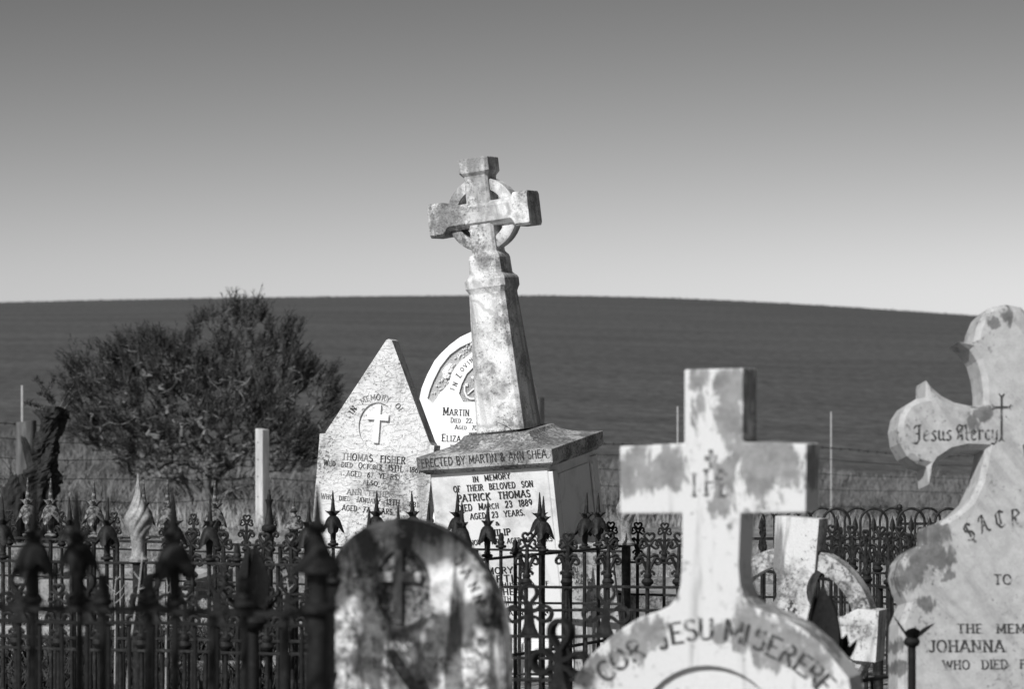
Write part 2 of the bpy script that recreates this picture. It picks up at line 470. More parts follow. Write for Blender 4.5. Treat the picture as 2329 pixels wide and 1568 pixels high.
def glyph(mb, ch, place, h, sx=1.0, wt=.16, serif=True, y=0.0):
    small = ch.islower(); c = ch.upper()
    if c not in GL: return
    w, strokes = GL[c]; k = .8 if small else 1.0
    def quad(a, b, hw):
        dx, dy = (b[0] - a[0]), (b[1] - a[1]); L = math.hypot(dx, dy) or 1e-6
        nx, ny = -dy / L * hw, dx / L * hw
        LIFT[0] += 1; yy = y - (LIFT[0] % 12) * .00008
        q = [(a[0] + nx, a[1] + ny), (b[0] + nx, b[1] + ny), (b[0] - nx, b[1] - ny), (a[0] - nx, a[1] - ny)]
        pts = []
        for u, v in q:
            X, Z = place(u * h * sx * k, v * h * k)
            pts.append((X, yy, Z))
        mb.add(pts, [(0, 1, 2, 3)])
    for st in strokes:
        for a, b in zip(st, st[1:]):
            dx, dy = (b[0] - a[0]) * sx, b[1] - a[1]; L = math.hypot(dx, dy) or 1e-6
            hw = wt / 2 * (.55 + .45 * abs(dy) / L)
            e = hw * .5
            quad((a[0] - dx / L * e, a[1] - dy / L * e), (b[0] + dx / L * e, b[1] + dy / L * e), hw)
        if serif:
            for p, q in ((st[0], st[1]), (st[-1], st[-2])):
                if abs(p[1] - round(p[1])) < .02 and abs(p[1] - q[1]) > .3:
                    s_ = wt * 1.05; yv = p[1] + (.035 if p[1] < .5 else -.035)
                    quad((p[0] - s_, yv), (p[0] + s_, yv), .035)
                elif abs(p[1] - q[1]) < .02 and len(st) == 2 and abs(p[0] - q[0]) > .3 and p is st[-1]:
                    d_ = -.12 if p[1] > .8 else .12
                    if abs(p[1] - .52) > .1: quad((p[0], p[1]), (p[0], p[1] + d_), .035)

def width(t, gap):
    x = 0
    for ch in t:
        k = .8 if ch.islower() else 1
        x += (.42 if ch == ' ' else (GL[ch.upper()][0] * k if ch.upper() in GL else .4)) + gap
    return x - gap

def inscribe(st, parent, text, p0, p1, hpx, y, mask=None, serif=True, wt=.2, gap=.2, mat=None, name='inscription'):
    """one line of letters between two photo points on the plane of a stone"""
    a, b = Vector(st.lp(*p0, y)), Vector(st.lp(*p1, y))
    u = (b - a); L = u.length; u /= L; v = Vector((-u.y, u.x)); h = hpx * st.k
    sx = L / (width(text, gap) * h)
    m1, m2 = MB(), MB(); x = 0
    for i, ch in enumerate(text):
        k = .8 if ch.islower() else 1
        g = .42 if ch == ' ' else (GL[ch.upper()][0] * k if ch.upper() in GL else .4)
        x0 = x
        def pl(X, Z, x0=x0):
            q = a + u * (x0 * h * sx + X) + v * Z
            return q.x, q.y
        tgt = m2 if (mask and mask[i] == '.') else m1
        glyph(tgt, ch, pl, h, sx, wt, serif, y)
        x += g + gap
    if m1.f: tag(m1.build(name, mat or M_LEAD, parent, fix=False), kind='stuff')
    if m2.f: tag(m2.build('worn_' + name, M_FADE, parent, fix=False), kind='stuff')

def arc_text(st, parent, items, c, r, hpx, y, wt=.17, serif=True, mat=None, name='inscription', ratio=1.0, flip=None):
    """letters round an arch: items = [(char, degrees)] about photo point c, radius r (photo units)"""
    cc = Vector(st.lp(*c, y)); h = hpx * st.k; Rr = r * st.k
    m1, m2 = MB(), MB()
    for ch, deg in items:
        t = rad(deg)
        o = cc + Vector((math.cos(t) * ratio, math.sin(t))) * Rr
        up = Vector((math.cos(t), math.sin(t))); ri = Vector((up.y, -up.x))
        gw = GL[ch.upper()][0] * (.8 if ch.islower() else 1)
        def pl(X, Z):
            q = o + ri * (X - gw * h / 2) + up * Z
            return q.x, q.y
        glyph(m2 if ch.islower() and flip else m1, ch.upper() if flip else ch, pl, h, 1, wt, serif, y)
    if m1.f: tag(m1.build(name, mat or M_LEAD, parent, fix=False), kind='stuff')
    if m2.f: tag(m2.build('worn_' + name, M_FADE, parent, fix=False), kind='stuff')

# broad-nib gothic letters
NIB = {
 'J': (.62, [[(.55, 1.02), (.2, .95), (.12, .78)], [(.42, .98), (.42, .1), (.26, -.16), (.05, -.1)], [(.42, .5), (.2, .46)]]),
 'e': (.40, [[(.08, .5), (.08, .12), (.2, 0), (.36, .1)], [(.08, .5), (.22, .62), (.34, .46), (.1, .28)]]),
 's': (.38, [[(.32, .56), (.2, .62), (.08, .48), (.3, .2), (.3, .1), (.16, 0), (.04, .08)]]),
 'u': (.48, [[(.04, .56), (.1, .6), (.1, .12), (.2, 0), (.36, .14)], [(.36, .6), (.36, .08), (.46, 0)]]),
 'M': (.86, [[(.2, .95), (.06, .7), (.2, .4), (.1, .05)], [(.2, .95), (.4, .85), (.4, 0)], [(.4, .85), (.62, .95), (.66, .1), (.8, 0)], [(.3, .7), (.3, .2)]]),
 'r': (.36, [[(.04, .56), (.1, .6), (.1, 0)], [(.12, .48), (.24, .62), (.34, .52)]]),
 'c': (.36, [[(.32, .54), (.2, .62), (.08, .46), (.08, .12), (.2, 0), (.34, .1)]]),
 'y': (.46, [[(.04, .58), (.1, .6), (.1, .15), (.22, .04), (.36, .16)], [(.36, .6), (.36, 0), (.2, -.26), (.02, -.2)]]),
 'S': (.62, [[(.56, .82), (.4, 1.0), (.14, .86), (.14, .62), (.46, .46), (.52, .22), (.34, 0), (.06, .12)], [(.3, .9), (.3, .2)], [(.3, -.05), (.4, -.2)]]),
 'A': (.66, [[(.1, .7), (.2, .92), (.4, 1.0), (.44, .1), (.6, 0)], [(.4, 1), (.1, .1), (0, .02)], [(.14, .4), (.44, .4)]]),
 'C': (.62, [[(.56, .84), (.36, 1.0), (.12, .8), (.1, .25), (.32, 0), (.58, .16)], [(.34, .95), (.34, .2)]]),
 'R': (.66, [[(.12, .98), (.16, 0)], [(.04, .9), (.34, 1.0), (.52, .78), (.2, .5)], [(.26, .5), (.48, .06), (.64, 0)]]),
 'E': (.6, [[(.54, .84), (.34, 1), (.12, .8), (.1, .25), (.32, 0), (.56, .16)], [(.12, .52), (.5, .55)]]),
 'D': (.64, [[(.1, .95), (.14, .05)], [(.02, .9), (.36, 1), (.56, .62), (.46, .15), (.14, .02)]]),
}
def nib_text(st, parent, items, hpx, y, nib=.10, mat=None):
    mb = MB()
    for ch, px, py, ang in items:
        o = Vector(st.lp(px, py, y)); h = hpx * st.k; t = rad(ang)
        u = Vector((math.cos(t), math.sin(t))); v = Vector((-u.y, u.x))
        nx, ny = nib * .72, nib * .66
        for s_ in NIB[ch][1]:
            for a, b in zip(s_, s_[1:]):
                LIFT[0] += 1; yy = y - (LIFT[0] % 12) * .00008
                q = [(a[0] - nx, a[1] - ny * .6), (a[0] + nx, a[1] + ny * .6), (b[0] + nx, b[1] + ny * .6), (b[0] - nx, b[1] - ny * .6)]
                mb.add([((o + u * (X * h) + v * (Z * h)).x, yy, (o + u * (X * h) + v * (Z * h)).y) for X, Z in q], [(0, 1, 2, 3)])
                q = [(a[0], a[1] + .03), (b[0], b[1] + .03), (b[0], b[1] - .03), (a[0], a[1] - .03)]
                yy -= .0006
                mb.add([((o + u * (X * h) + v * (Z * h)).x, yy, (o + u * (X * h) + v * (Z * h)).y) for X, Z in q], [(0, 1, 2, 3)])
    tag(mb.build('inscription', mat or M_WEAR, parent, fix=False), kind='stuff')

def ell(c, rx, ry, n=32, a0=0, a1=360):
    m = n if a1 - a0 == 360 else n + 1
    return [(c[0] + rx * math.cos(rad(a0 + (a1 - a0) * i / n)), c[1] + ry * math.sin(rad(a0 + (a1 - a0) * i / n))) for i in range(m)]
def eprism(c, rx, ry, y0, y1, n=36):
    return MB().prism(ell(c, rx, ry, n), y0, y1)

# ------------------------------------------------------------------ leaning monument with ringed cross
def sect(z, hw, hd=None, ch=.012, ax='z', cz=0.0):
    hd = hw if hd is None else hd; c = min(ch, hw * .8, hd * .8)
    p = [(hw - c, -hd), (hw, -hd + c), (hw, hd - c), (hw - c, hd), (-hw + c, hd), (-hw, hd - c), (-hw, -hd + c), (-hw + c, -hd)]
    if ax == 'z': return [(a, b, z) for a, b in p]
    return [(z, b, cz + a) for a, b in p]

DM = 16.5
Rm = Matrix.Rotation(rad(4.5), 4, 'X') @ Matrix.Rotation(rad(-6.0), 4, 'Y') @ Matrix.Rotation(rad(-22), 4, 'Z')
HC = 1.31
locm = W(1163, 1027, DM) - (Rm @ Vector((0, 0, HC)))
mon = Stone('leaning_monument', 'tall leaning marble monument with a ringed cross on an inscribed pedestal', 'monument', 0, DM, -22, -6.0, 4.5, loc=locm)
HW = .372                                                 # half width of the pedestal
ped = MB().loft([sect(.25, HW), sect(1.2465, HW - .004)]).build('pedestal', M_DIE, mon.o, bevel=.004)
MB().loft([sect(-.25, .50), sect(.06, .50)]).build('foundation', M_KERB, mon.o, bevel=.012)
MB().loft([sect(.0605, .455), sect(.16, .455), sect(.20, .42), sect(.215, .405), sect(.2495, .395)]).build('base_step', M_DIE, mon.o, bevel=.005)
# corner shafts and framed panel on the right side
for s_ in (-1, 1):
    MB().box((HW + .004, s_ * (HW - .045), .74), (.026, .075, .96)).build('corner_strip', M_DIE, mon.o, bevel=.004)
    MB().tube([(HW + .012, s_ * (HW - .10), .30), (HW + .010, s_ * (HW - .10), 1.18)], .009, 8).build('panel_moulding', M_DIE, mon.o)
MB().box((HW - .002, 0, .74), (.012, .50, .9)).build('side_panel', M_DIE, mon.o, bevel=.003)
# cap with swept top
prof = [(1.2467, .384), (1.254, .386), (1.2545, .394), (1.262, .395), (1.2625, .403), (1.2715, .411), (1.2755, .415), (1.276, .4175), (1.349, .4185), (1.352, .4165), (1.356, .392), (1.362, .355), (1.370, .315), (1.381, .278), (1.396, .244), (1.414, .218), (1.436, .202)]
cap_o = MB().loft([sect(z, w, ch=.003) for z, w in prof]).build('cap', M_CAP, mon.o)
# ringed cross: its own part, standing a little straighter than the pedestal
Mx = Matrix.Translation((0.0, 0.0, 1.436)) @ Matrix.Rotation(rad(22), 4, 'Z') @ Matrix.Rotation(rad(-5.0), 4, 'X') @ Matrix.Rotation(rad(-.6), 4, 'Y') @ Matrix.Rotation(rad(-22), 4, 'Z') @ Matrix.Diagonal((1, 1, .985, 1))
S = []
for z, w in [(-.004, .150), (.0, .150), (.02, .149), (.80, .113), (.812, .113), (.835, .121), (.845, .126), (.890, .126), (.902, .121), (.918, .106), (.926, .100), (1.015, .098), (1.030, .094), (1.050, .079), (1.06, .077), (1.49, .075), (1.505, .078), (1.520, .090), (1.528, .095), (1.605, .095)]:
    S.append(sect(z, w, w * 1.04, min(.022, w * .2)))
S.append(sect(1.610, .091, .095, .02))
cross_o = MB().loft(S).build('cross', M_MON, mon.o, bevel=.003)
cross_o.matrix_basis = Mx
AC = 1.276
A_ = []
for x, h, d in [(-.316, .0985, .097), (-.312, .102, .100), (-.225, .100, .100), (-.205, .080, .095), (-.195, .074, .093), (.195, .074, .093), (.205, .080, .095), (.225, .100, .100), (.312, .102, .100), (.316, .0985, .097)]:
    A_.append(sect(x, h, d - .0015, .028 if h < .09 else .016, 'x', AC))
MB().loft(A_).build('arm', M_MON, cross_o, bevel=.003)
ring = []
for i in range(48):
    t = 2 * math.pi * i / 48
    ring.append([(math.cos(t) * r, y, AC + math.sin(t) * r) for r, y in ((.156, -.052), (.206, -.052), (.218, -.042), (.218, .05), (.206, .06), (.156, .06))])
rv = [p for r in ring for p in r]
rf = [(i * 6 + j, i * 6 + (j + 1) % 6, ((i + 1) % 48) * 6 + (j + 1) % 6, ((i + 1) % 48) * 6 + j) for i in range(48) for j in range(6)]
MB().add(rv, rf).build('ring', M_MON, cross_o, shade=True)
# inscriptions
yf = -HW - .0015
for txt, p0, p1, h in [('IN  MEMORY', (1076, 1097), (1160, 1088), 12), ('OF  THEIR  BELOVED  SON', (1032, 1120), (1212, 1107), 13), ('PATRICK  THOMAS', (1042, 1142), (1206, 1130), 15),
                       ('DIED  March  23  1889', (1042, 1164), (1210, 1150), 14), ('AGED  23  YEARS.', (1070, 1182), (1193, 1172), 12.5), ('&', (1127, 1196), (1136, 1195), 8),
                       ('PHILIP', (1106, 1221), (1161, 1217), 14), ('DIED  NOV 5  1896  AGED  17  YEARS', (1033, 1243), (1256, 1231), 11)]:
    inscribe(mon, ped, txt, p0, p1, h, yf)
for txt, p0, p1, h in [('IN  MEMORY  OF', (1040, 1310), (1213, 1302), 14), ('MARTIN', (1090, 1327), (1186, 1323), 15), ('BELOVED  HUSBAND  OF', (1060, 1339), (1248, 1332), 9), ('ANN  SHEA', (1070, 1358), (1184, 1353), 14),
                       ('DIED  OCT 5TH  1904', (1060, 1371), (1202, 1367), 10), ('AGED  71  YEARS  11  MONTHS.', (1040, 1381), (1219, 1377), 9), ('ALSO  ANN', (1100, 1404), (1190, 1400), 11)]:
    inscribe(mon, ped, txt, p0, p1, h, yf, serif=False)
for p in [(1240, 1394)]:
    c = mon.lp(*p, yf); k = .018
    cp = MB()
    for a in (0, 90, 180, 270):
        t = rad(a); u = Vector((math.cos(t), math.sin(t))); v = Vector((-u.y, u.x)); C = Vector(c)
        q = [C + u * .002, C + u * k + v * k * .55, C + u * k - v * k * .55]
        cp.add([(w.x, yf - a * 1e-6, w.y) for w in q], [(0, 1, 2)])
    tag(cp.build('cross_mark', M_LEAD, ped, fix=False), kind='stuff')
capM = Stone.__new__(Stone); capM.__dict__.update(mon.__dict__)
inscribe(mon, cap_o, 'ERECTED BY MARTIN & ANN SHEA', (959, 1064), (1243, 1041), 18, -.4205, serif=False, wt=.17, gap=.14, mat=M_CAPL)

# dry tuft and a twig caught on the cap
tuft = MB(); o0 = mon.M @ Vector((-.03, -.175, 1.431))
for i in range(420):
    u = R.random(); b = mon.M @ Vector((-.16 + u * .27 + R.gauss(0, .008), -.168 - R.random() * .035, 1.432))
    h = .012 + .03 * R.random() * (1 - abs(u - .5)); d = Vector((R.gauss(0, .5), R.gauss(0, .5), 1)).normalized() * h
    w = Vector((R.gauss(0, 1), R.gauss(0, 1), 0)).normalized() * .0014
    p = b - o0
    tuft.add([p - w, p + w, p + d], [(0, 1, 2)])
tf = tuft.build('moss_tuft', M_MOSS, fix=False); tf.location = o0
tag(tf, 'dry dark moss growing along the foot of the ringed cross', 'moss', kind='stuff')
tw = MB(); base = mon.M @ Vector((.03, -.19, 1.431))
pts = [(1165, 984), (1162, 977), (1153, 971), (1148, 974), (1149, 980)]
tw.tube([W(a, b, 16.05) - base for a, b in pts], .0022, 5); tw.tube([W(a, b, 16.05) - base for a, b in [(1153, 971), (1140, 965), (1127, 960)]], [.002, .0016, .001], 5)
two = tw.build('twig', M_WIRE); two.location = base
tag(two, 'thin curled dry twig sticking up from the monument cap', 'twig')

# ------------------------------------------------------------------ gabled headstone left of the monument
fs = Stone('gabled_headstone', 'eroded white headstone with a pointed gable top and a cross in an oval', 'headstone', 838, 17.2, -14, 4.6, 0)
T = .07
pts = [(740, 984), (878, 774), (884, 771), (891, 774), (976, 1005), (982, 1014), (988, 1014)]
o = fs.out(pts, -T)
lft = fs.lp(727, 987, -T); l2 = fs.lp(741, 986, -T)
outl = [lft, l2] + o
xr = fs.lp(960, 1240, -T)[0]; xl = fs.lp(706, 1245, -T)[0]
outl = outl + [(xr, .25), (xl, .25)]
body = MB().prism(outl, -T, T).build('slab', M_FISH, fs.o, bevel=.006)
ec = fs.lp(857, 969, -T)
cut(body, eprism(ec, 42 * fs.k / .97, 53 * fs.k, -T - .03, -T + .013))
rc = MB()
a = fs.lp(862, 921, -T); b = fs.lp(853, 1008, -T); c0 = fs.lp(835, 950, -T); c1 = fs.lp(884, 951, -T)
rc.box(((a[0] + b[0]) / 2, -T + .010, (a[1] + b[1]) / 2), (13 * fs.k, .03, (a[1] - b[1])))
rc.box(((c0[0] + c1[0]) / 2, -T + .0085, (c0[1] + c1[1]) / 2 + .002), (c1[0] - c0[0], .03, 13 * fs.k))
rc.build('relief_cross', M_MART, fs.o, bevel=.003)
MB().box(((xl + xr) / 2, 0, .12), (xr - xl + .16, .34, .2795)).build('plinth', M_KERB, fs.o, bevel=.012)
yf = -T - .0015
arc_text(fs, body, [('I', 154), ('N', 146), ('m', 123), ('e', 113), ('m', 103), ('O', 92), ('r', 82), ('y', 73), ('O', 50), ('f', 41)], (857, 975), 65, 12, yf, flip=1)
arc_text(fs, body, [('N', 146)], (857, 975), 65, 12, yf - .002)
for txt, mk, p0, p1, h in [('THOMAS  FISHER', '..X..X  XXX.XX', (778, 1046), (921, 1056), 15), ('Who  died  October  15TH', 'X.X  XXXX  XXX.XXX  XXXX', (736, 1059), (912, 1073), 12.5), ('1867', None, (931, 1074), (957, 1077), 11),
                           ('AGED  67  YEARS.', '.XX.  X.  XX.XXX', (788, 1083), (906, 1092), 11.5), ('ALSO', '.XXX', (825, 1103), (858, 1106), 10), ('ANN  FISHER', '...  .......', (789, 1125), (893, 1132), 12),
                           ('Who  died  January  13TH', '.XX  XXX.  .XXX.XX  XXXX', (730, 1135), (908, 1151), 12.5), ('1881', '.XX.', (925, 1152), (950, 1155), 11), ('AGED  77  YEARS.', 'XXXX  XX  .XXXX.', (778, 1161), (895, 1172), 12)]:
    inscribe(fs, body, txt, p0, p1, h, yf, mask=mk)

# ------------------------------------------------------------------ arched white headstone behind
ms = Stone('arched_headstone', 'bright white arched headstone with carved roses and anchor behind the leaning monument', 'headstone', 1084, 19.0, -15, 0, 0)
def z7(p): return (928.9 + p[0] * .1946, 729.9 + p[1] * .1946)
T = .06
half = [z7(p) for p in [(118, 1010), (120, 940), (150, 790), (215, 630), (300, 470), (370, 388), (480, 282), (600, 192), (750, 120)]]
full = half + [(1084, 749)] + [(2168 - a, b) for a, b in half[::-1]]
o = ms.out(full, -T)
body = MB().prism(o + [(o[-1][0], .2), (o[0][0], .2)], -T, T).build('slab', M_MART, ms.o, bevel=.008)
MB().box(((o[0][0] + o[-1][0]) / 2, 0, .10), (1.0, .36, .2395)).build('plinth', M_KERB, ms.o, bevel=.012)
bo = [z7(p) for p in [(220, 910), (250, 800), (290, 700), (370, 540), (480, 400), (600, 310), (760, 235)]] + [(1084, 772)]
bi = [z7(p) for p in [(285, 970), (370, 850), (470, 740), (510, 600), (600, 480), (680, 420), (770, 350)]] + [(1084, 796)]
bo = bo + [(2168 - a, b) for a, b in bo[-2::-1]]; bi = bi + [(2168 - a, b) for a, b in bi[-2::-1]]
band = ms.out(bo + bi[::-1], -T)
cut(body, MB().prism(band, -T - .03, -T + .018))
MB().prism(band, -T + .0165, -T + .0195).build('relief_ground', M_REC, ms.o)
inn = [z7(p) for p in [(640, 950), (590, 850), (620, 740), (680, 620), (780, 520)]] + [(1084, 829)]
inn = inn + [(2168 - a, b) for a, b in inn[-2::-1]]
ino = ms.out(inn, -T)
cut(body, MB().prism(ino, -T - .03, -T + .016))
MB().prism(ino, -T + .0145, -T + .0175).build('relief_ground', M_REC, ms.o)
def blob(mb, c, rx, ry, rz, n=8):
    mb.lathe([(math.sin(rad(180 * i / 5)) if 0 < i < 5 else .05, -math.cos(rad(180 * i / 5))) for i in range(6)], n, (0, 0, 0))
    k = 6 * n; vs = mb.v[-k:]; mb.v[-k:] = [(c[0] + p[0] * rx, c[1] + p[1] * ry, c[2] + p[2] * rz) for p in vs]
fl = MB(); rr = random.Random(3)
for (qx, qy, s_) in [(465, 570, 1), (440, 640, .9), (420, 600, .6), (490, 530, .7)]:
    px, py = z7((qx, qy)); q = ms.lp(px, py, -T)
    for i in range(7):
        t = i * .9; r_ = .024 * s_
        blob(fl, (q[0] + math.cos(t) * r_ * .7, -T + .008 - .003 * (i % 3), q[1] + math.sin(t) * r_ * .7), .013 * s_, .01, .011 * s_, 7)
    blob(fl, (q[0], -T + .002, q[1]), .012 * s_, .012, .012 * s_, 7)
fl.build('rose_relief', M_MART, ms.o, shade=True)
lf = MB()
for i in range(46):
    if i < 20: qx, qy = 260 + rr.random() * 190, 900 - rr.random() * 200
    else:
        u = rr.random(); qx, qy = 520 + u * 240, 480 - u * 210 + rr.gauss(0, 22)
    if i < 20: qx = 245 + (930 - qy) * .45 + rr.random() * 110
    q = ms.lp(*z7((qx, qy)), -T); t = rr.uniform(.5, 1.9); L = rr.uniform(.016, .03)
    u = Vector((math.cos(t), math.sin(t))); v = Vector((-u.y, u.x)) * .006
    a = Vector(q); b = a + u * L; m = a + u * L * .5
    lf.add([(a.x, -T + .012, a.y), (m.x + v.x, -T + .010, m.y + v.y), (b.x, -T + .008, b.y), (m.x - v.x, -T + .010, m.y - v.y), (m.x, -T + .001, m.y)], [(0, 1, 4), (1, 2, 4), (2, 3, 4), (3, 0, 4)])
tag(lf.build('leaf_relief', M_MART, ms.o), kind='stuff')
an = MB()
def zt(pts): return [(lambda q: (q[0], -T + .006, q[1]))(ms.lp(*z7(p), -T)) for p in pts]
an.tube(zt([(690, 860), (740, 815), (800, 770), (880, 700)]), .005, 6)
an.tube(zt([(655, 760), (655, 830), (680, 890), (720, 915), (770, 915)]), .0065, 6)
an.tube(zt([(660, 740), (690, 765)]), .006, 6); an.tube(zt([(650, 770), (692, 735)]), .005, 6)
an.tube(zt([(740, 670), (840, 650)]), .012, 6)
an.tube(zt([(785, 640), (800, 720), (830, 800)]), .008, 6)
an.build('anchor_relief', M_MART, ms.o, shade=True)
yf = -T - .0015
def on(pt, ang, ch, h=14):
    px, py = z7(pt); q = Vector(ms.lp(px, py, yf)); t = rad(ang); u = Vector((math.cos(t), math.sin(t))); v = Vector((-u.y, u.x)); hh = h * ms.k
    mb = MB(); gw = GL[ch][0]
    glyph(mb, ch, lambda X, Z: tuple(q + u * (X - gw * hh / 2) + v * (Z - hh / 2)), hh, 1, .19, True, yf)
    return mb
tx = MB()
for pt, a, ch, h in [((512, 800), 72, 'I', 10), ((545, 742), 68, 'N', 10), ((590, 635), 52, 'L', 13), ((628, 570), 52, 'O', 9), ((665, 525), 48, 'V', 9), ((700, 490), 46, 'I', 9), ((735, 462), 42, 'N', 9), ((768, 430), 40, 'G', 9)]:
    g_ = on(pt, a, ch, h); tx.add(g_.v, g_.f)
tag(tx.build('inscription', M_LEAD, body, fix=False), kind='stuff')
for txt, p0, p1, h in [('Martin  B', z7((405, 1103)), z7((850, 1118)), 17), ('Died  22. M', z7((494, 1190)), z7((830, 1200)), 10.5), ('Aged  70', z7((545, 1268)), z7((800, 1278)), 9.5),
                       ('WIFE', z7((705, 1325)), z7((800, 1328)), 3.6), ('Eliza   B', z7((392, 1410)), z7((790, 1420)), 16), ('Who', z7((490, 1495)), z7((560, 1500)), 9)]:
    inscribe(ms, body, txt, p0, p1, h, yf, wt=.2)
inscribe(ms, body, 'AGED', (984, 1169), (1010, 1170), 9, yf, wt=.2)

# ------------------------------------------------------------------ blackened round-topped headstone in front
def z4(p): return (663.5 + p[0] * .3277, 1094.8 + p[1] * .3277)
fr = Stone('round_headstone', 'stained round-topped headstone blackened by lichen and painted shade with a cross in an oval recess', 'headstone', 940, 7.8, -11, 1.0, 0)
T = .05
pts = [z4(p) for p in [(205, 1350), (207, 1180), (212, 1000), (225, 800), (245, 640), (285, 540), (340, 455), (410, 385), (500, 322), (600, 282), (700, 264), (800, 264), (900, 282), (1000, 318), (1100, 372), (1190, 442), (1270, 530), (1345, 640), (1405, 760), (1450, 900), (1475, 1050), (1485, 1200), (1488, 1350)]]
o = fr.out(pts, -T)
body = MB().prism(o + [(o[-1][0], -.1), (o[0][0], -.1)], -T, T).build('slab', M_FRONT, fr.o, bevel=.011)
ec = fr.lp(*z4((772, 740)), -T)
cut(body, eprism(ec, 195 * .3277 * fr.k, 268 * .3277 * fr.k, -T - .03, -T + .012))
rc = MB()
a = fr.lp(*z4((742, 478)), -T); b = fr.lp(*z4((738, 995)), -T); c0 = fr.lp(*z4((590, 665)), -T); c1 = fr.lp(*z4((898, 668)), -T)
rc.box(((a[0] + b[0]) / 2, -T + .0065, (a[1] + b[1]) / 2), (62 * .3277 * fr.k, .024, a[1] - b[1]))
rc.box(((c0[0] + c1[0]) / 2, -T + .0055, (c0[1] + c1[1]) / 2), (c1[0] - c0[0], .024, 68 * .3277 * fr.k))
rc.build('relief_cross', M_FRONT, fr.o, bevel=.003)
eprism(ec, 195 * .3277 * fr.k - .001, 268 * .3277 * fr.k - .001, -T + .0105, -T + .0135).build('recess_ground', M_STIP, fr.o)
yf = -T - .0012
inscribe(fr, body, 'IN  MEMORY  OF', z4((425, 1180)), z4((1000, 1180)), 19, yf, mat=M_FAINT, gap=.3)
inscribe(fr, body, 'HER  BELOVED  HUSBAND', z4((235, 1298)), z4((1290, 1300)), 23, yf, mat=M_FAINT, gap=.25)
m_pale, n_, l_, b_ = newmat('pale_letter', .8); b_.inputs['Base Color'].default_value = (.3, .3, .3, 1)
tx = MB()
for pt, a, ch in [((310, 575), 58, 'D'), ((585, 385), 16, 'B'), ((770, 352), 2, 'S'), ((850, 358), -4, 'I'), ((935, 385), -12, 'E'), ((985, 410), -16, 'R'), ((1160, 560), -42, 'J'), ((1215, 640), -52, 'A'), ((1265, 735), -60, 'N'), ((1300, 820), -66, 'N')]:
    q = Vector(fr.lp(*z4(pt), yf)); t = rad(a); u = Vector((math.cos(t), math.sin(t))); v = Vector((-u.y, u.x)); hh = 22 * fr.k
    glyph(tx, ch, lambda X, Z: tuple(q + u * (X - GL[ch][0] * hh / 2) + v * (Z - hh / 2)), hh, 1, .18, True, yf)
tag(tx.build('inscription', M_WEAR, body, fix=False), kind='stuff')

# ------------------------------------------------------------------ near cross on round shoulders
js = Stone('shouldered_cross_stone', 'lichen-grey marble cross rising from a round-shouldered stone with curved lettering', 'headstone', 1620, 8.0, -20, -.6, 0)
T = .074
left = [(1308, 1538), (1345, 1490), (1398, 1441), (1450, 1408), (1500, 1390), (1521, 1380), (1537, 1362), (1546, 1335), (1550, 1280), (1551, 1169), (1411, 1170), (1409, 1016), (1556, 1009), (1556, 841)]
right = [(1690, 838), (1690, 1006), (1835, 1011), (1833, 1167), (1685, 1169), (1680, 1290), (1684, 1335), (1694, 1362), (1712, 1382)]
arch = [(1765, 1400), (1820, 1428), (1868, 1468), (1905, 1512), (1930, 1545)]
o = js.out(left + right + arch, -T)
o = o + [(o[-1][0] + .05, .55), (o[-1][0] + .06, -.1), (o[0][0] - .06, -.1), (o[0][0] - .05, .55)]
M_JESU = marble('lichen_grey_marble', .57, .16, (.56, .72), 34, (.56, .76), 4.4, .42, (.56, .70, .36), 8, .0, seed=31, fine=.10, bmp=.25,
                spots=[js.lp(*p_, -T) + (r_ * 1.28 * js.k,) for p_, r_ in [((1655, 880), 46), ((1660, 950), 40), ((1590, 860), 22), ((1450, 1050), 46), ((1510, 1060), 36), ((1440, 1100), 26), ((1720, 1050), 50), ((1790, 1050), 46), ((1650, 1080), 34), ((1640, 1150), 26), ((1720, 1100), 30),
                                                                      ((1720, 1430), 50), ((1790, 1470), 46), ((1850, 1500), 40), ((1690, 1460), 30), ((1640, 1440), 18), ((1480, 1440), 26), ((1430, 1470), 30), ((1370, 1510), 26), ((1535, 1360), 14)]], spotv=.22, spotn=.9)
body = MB().prism(o, -T, T).build('slab', M_JESU, js.o, bevel=.006)
ec = js.lp(1612, 1670, -T)
cut(body, eprism(ec, .205, .19, -T - .03, -T + .02))
yf = -T - .0015
def z7b(p): return (1260.6 + p[0] * .3134, 1128 + p[1] * .3134)
tx = MB()
for pt, a, ch in [((372, 1275), 42, 'C'), ((468, 1192), 34, 'O'), ((582, 1125), 28, 'R'), ((785, 1040), 12, 'J'), ((882, 1000), 9, 'E'), ((988, 978), 5, 'S'), ((1100, 972), 1, 'U'),
                  ((1300, 985), -9, 'M'), ((1395, 1012), -13, 'I'), ((1490, 1048), -18, 'S'), ((1590, 1098), -24, 'E'), ((1695, 1155), -30, 'R'), ((1800, 1222), -36, 'E'), ((1890, 1295), -42, 'R'), ((1965, 1370), -46, 'E')]:
    q = Vector(js.lp(*z7b(pt), yf)); t = rad(a); u = Vector((math.cos(t), math.sin(t))); v = Vector((-u.y, u.x)); hh = 45 * js.k
    glyph(tx, ch, lambda X, Z: tuple(q + u * (X - GL[ch][0] * hh / 2) + v * (Z - hh / 2)), hh, 1.05, .2, False, yf)
tag(tx.build('inscription', M_WEAR, body, fix=False), kind='stuff')
mg = MB()
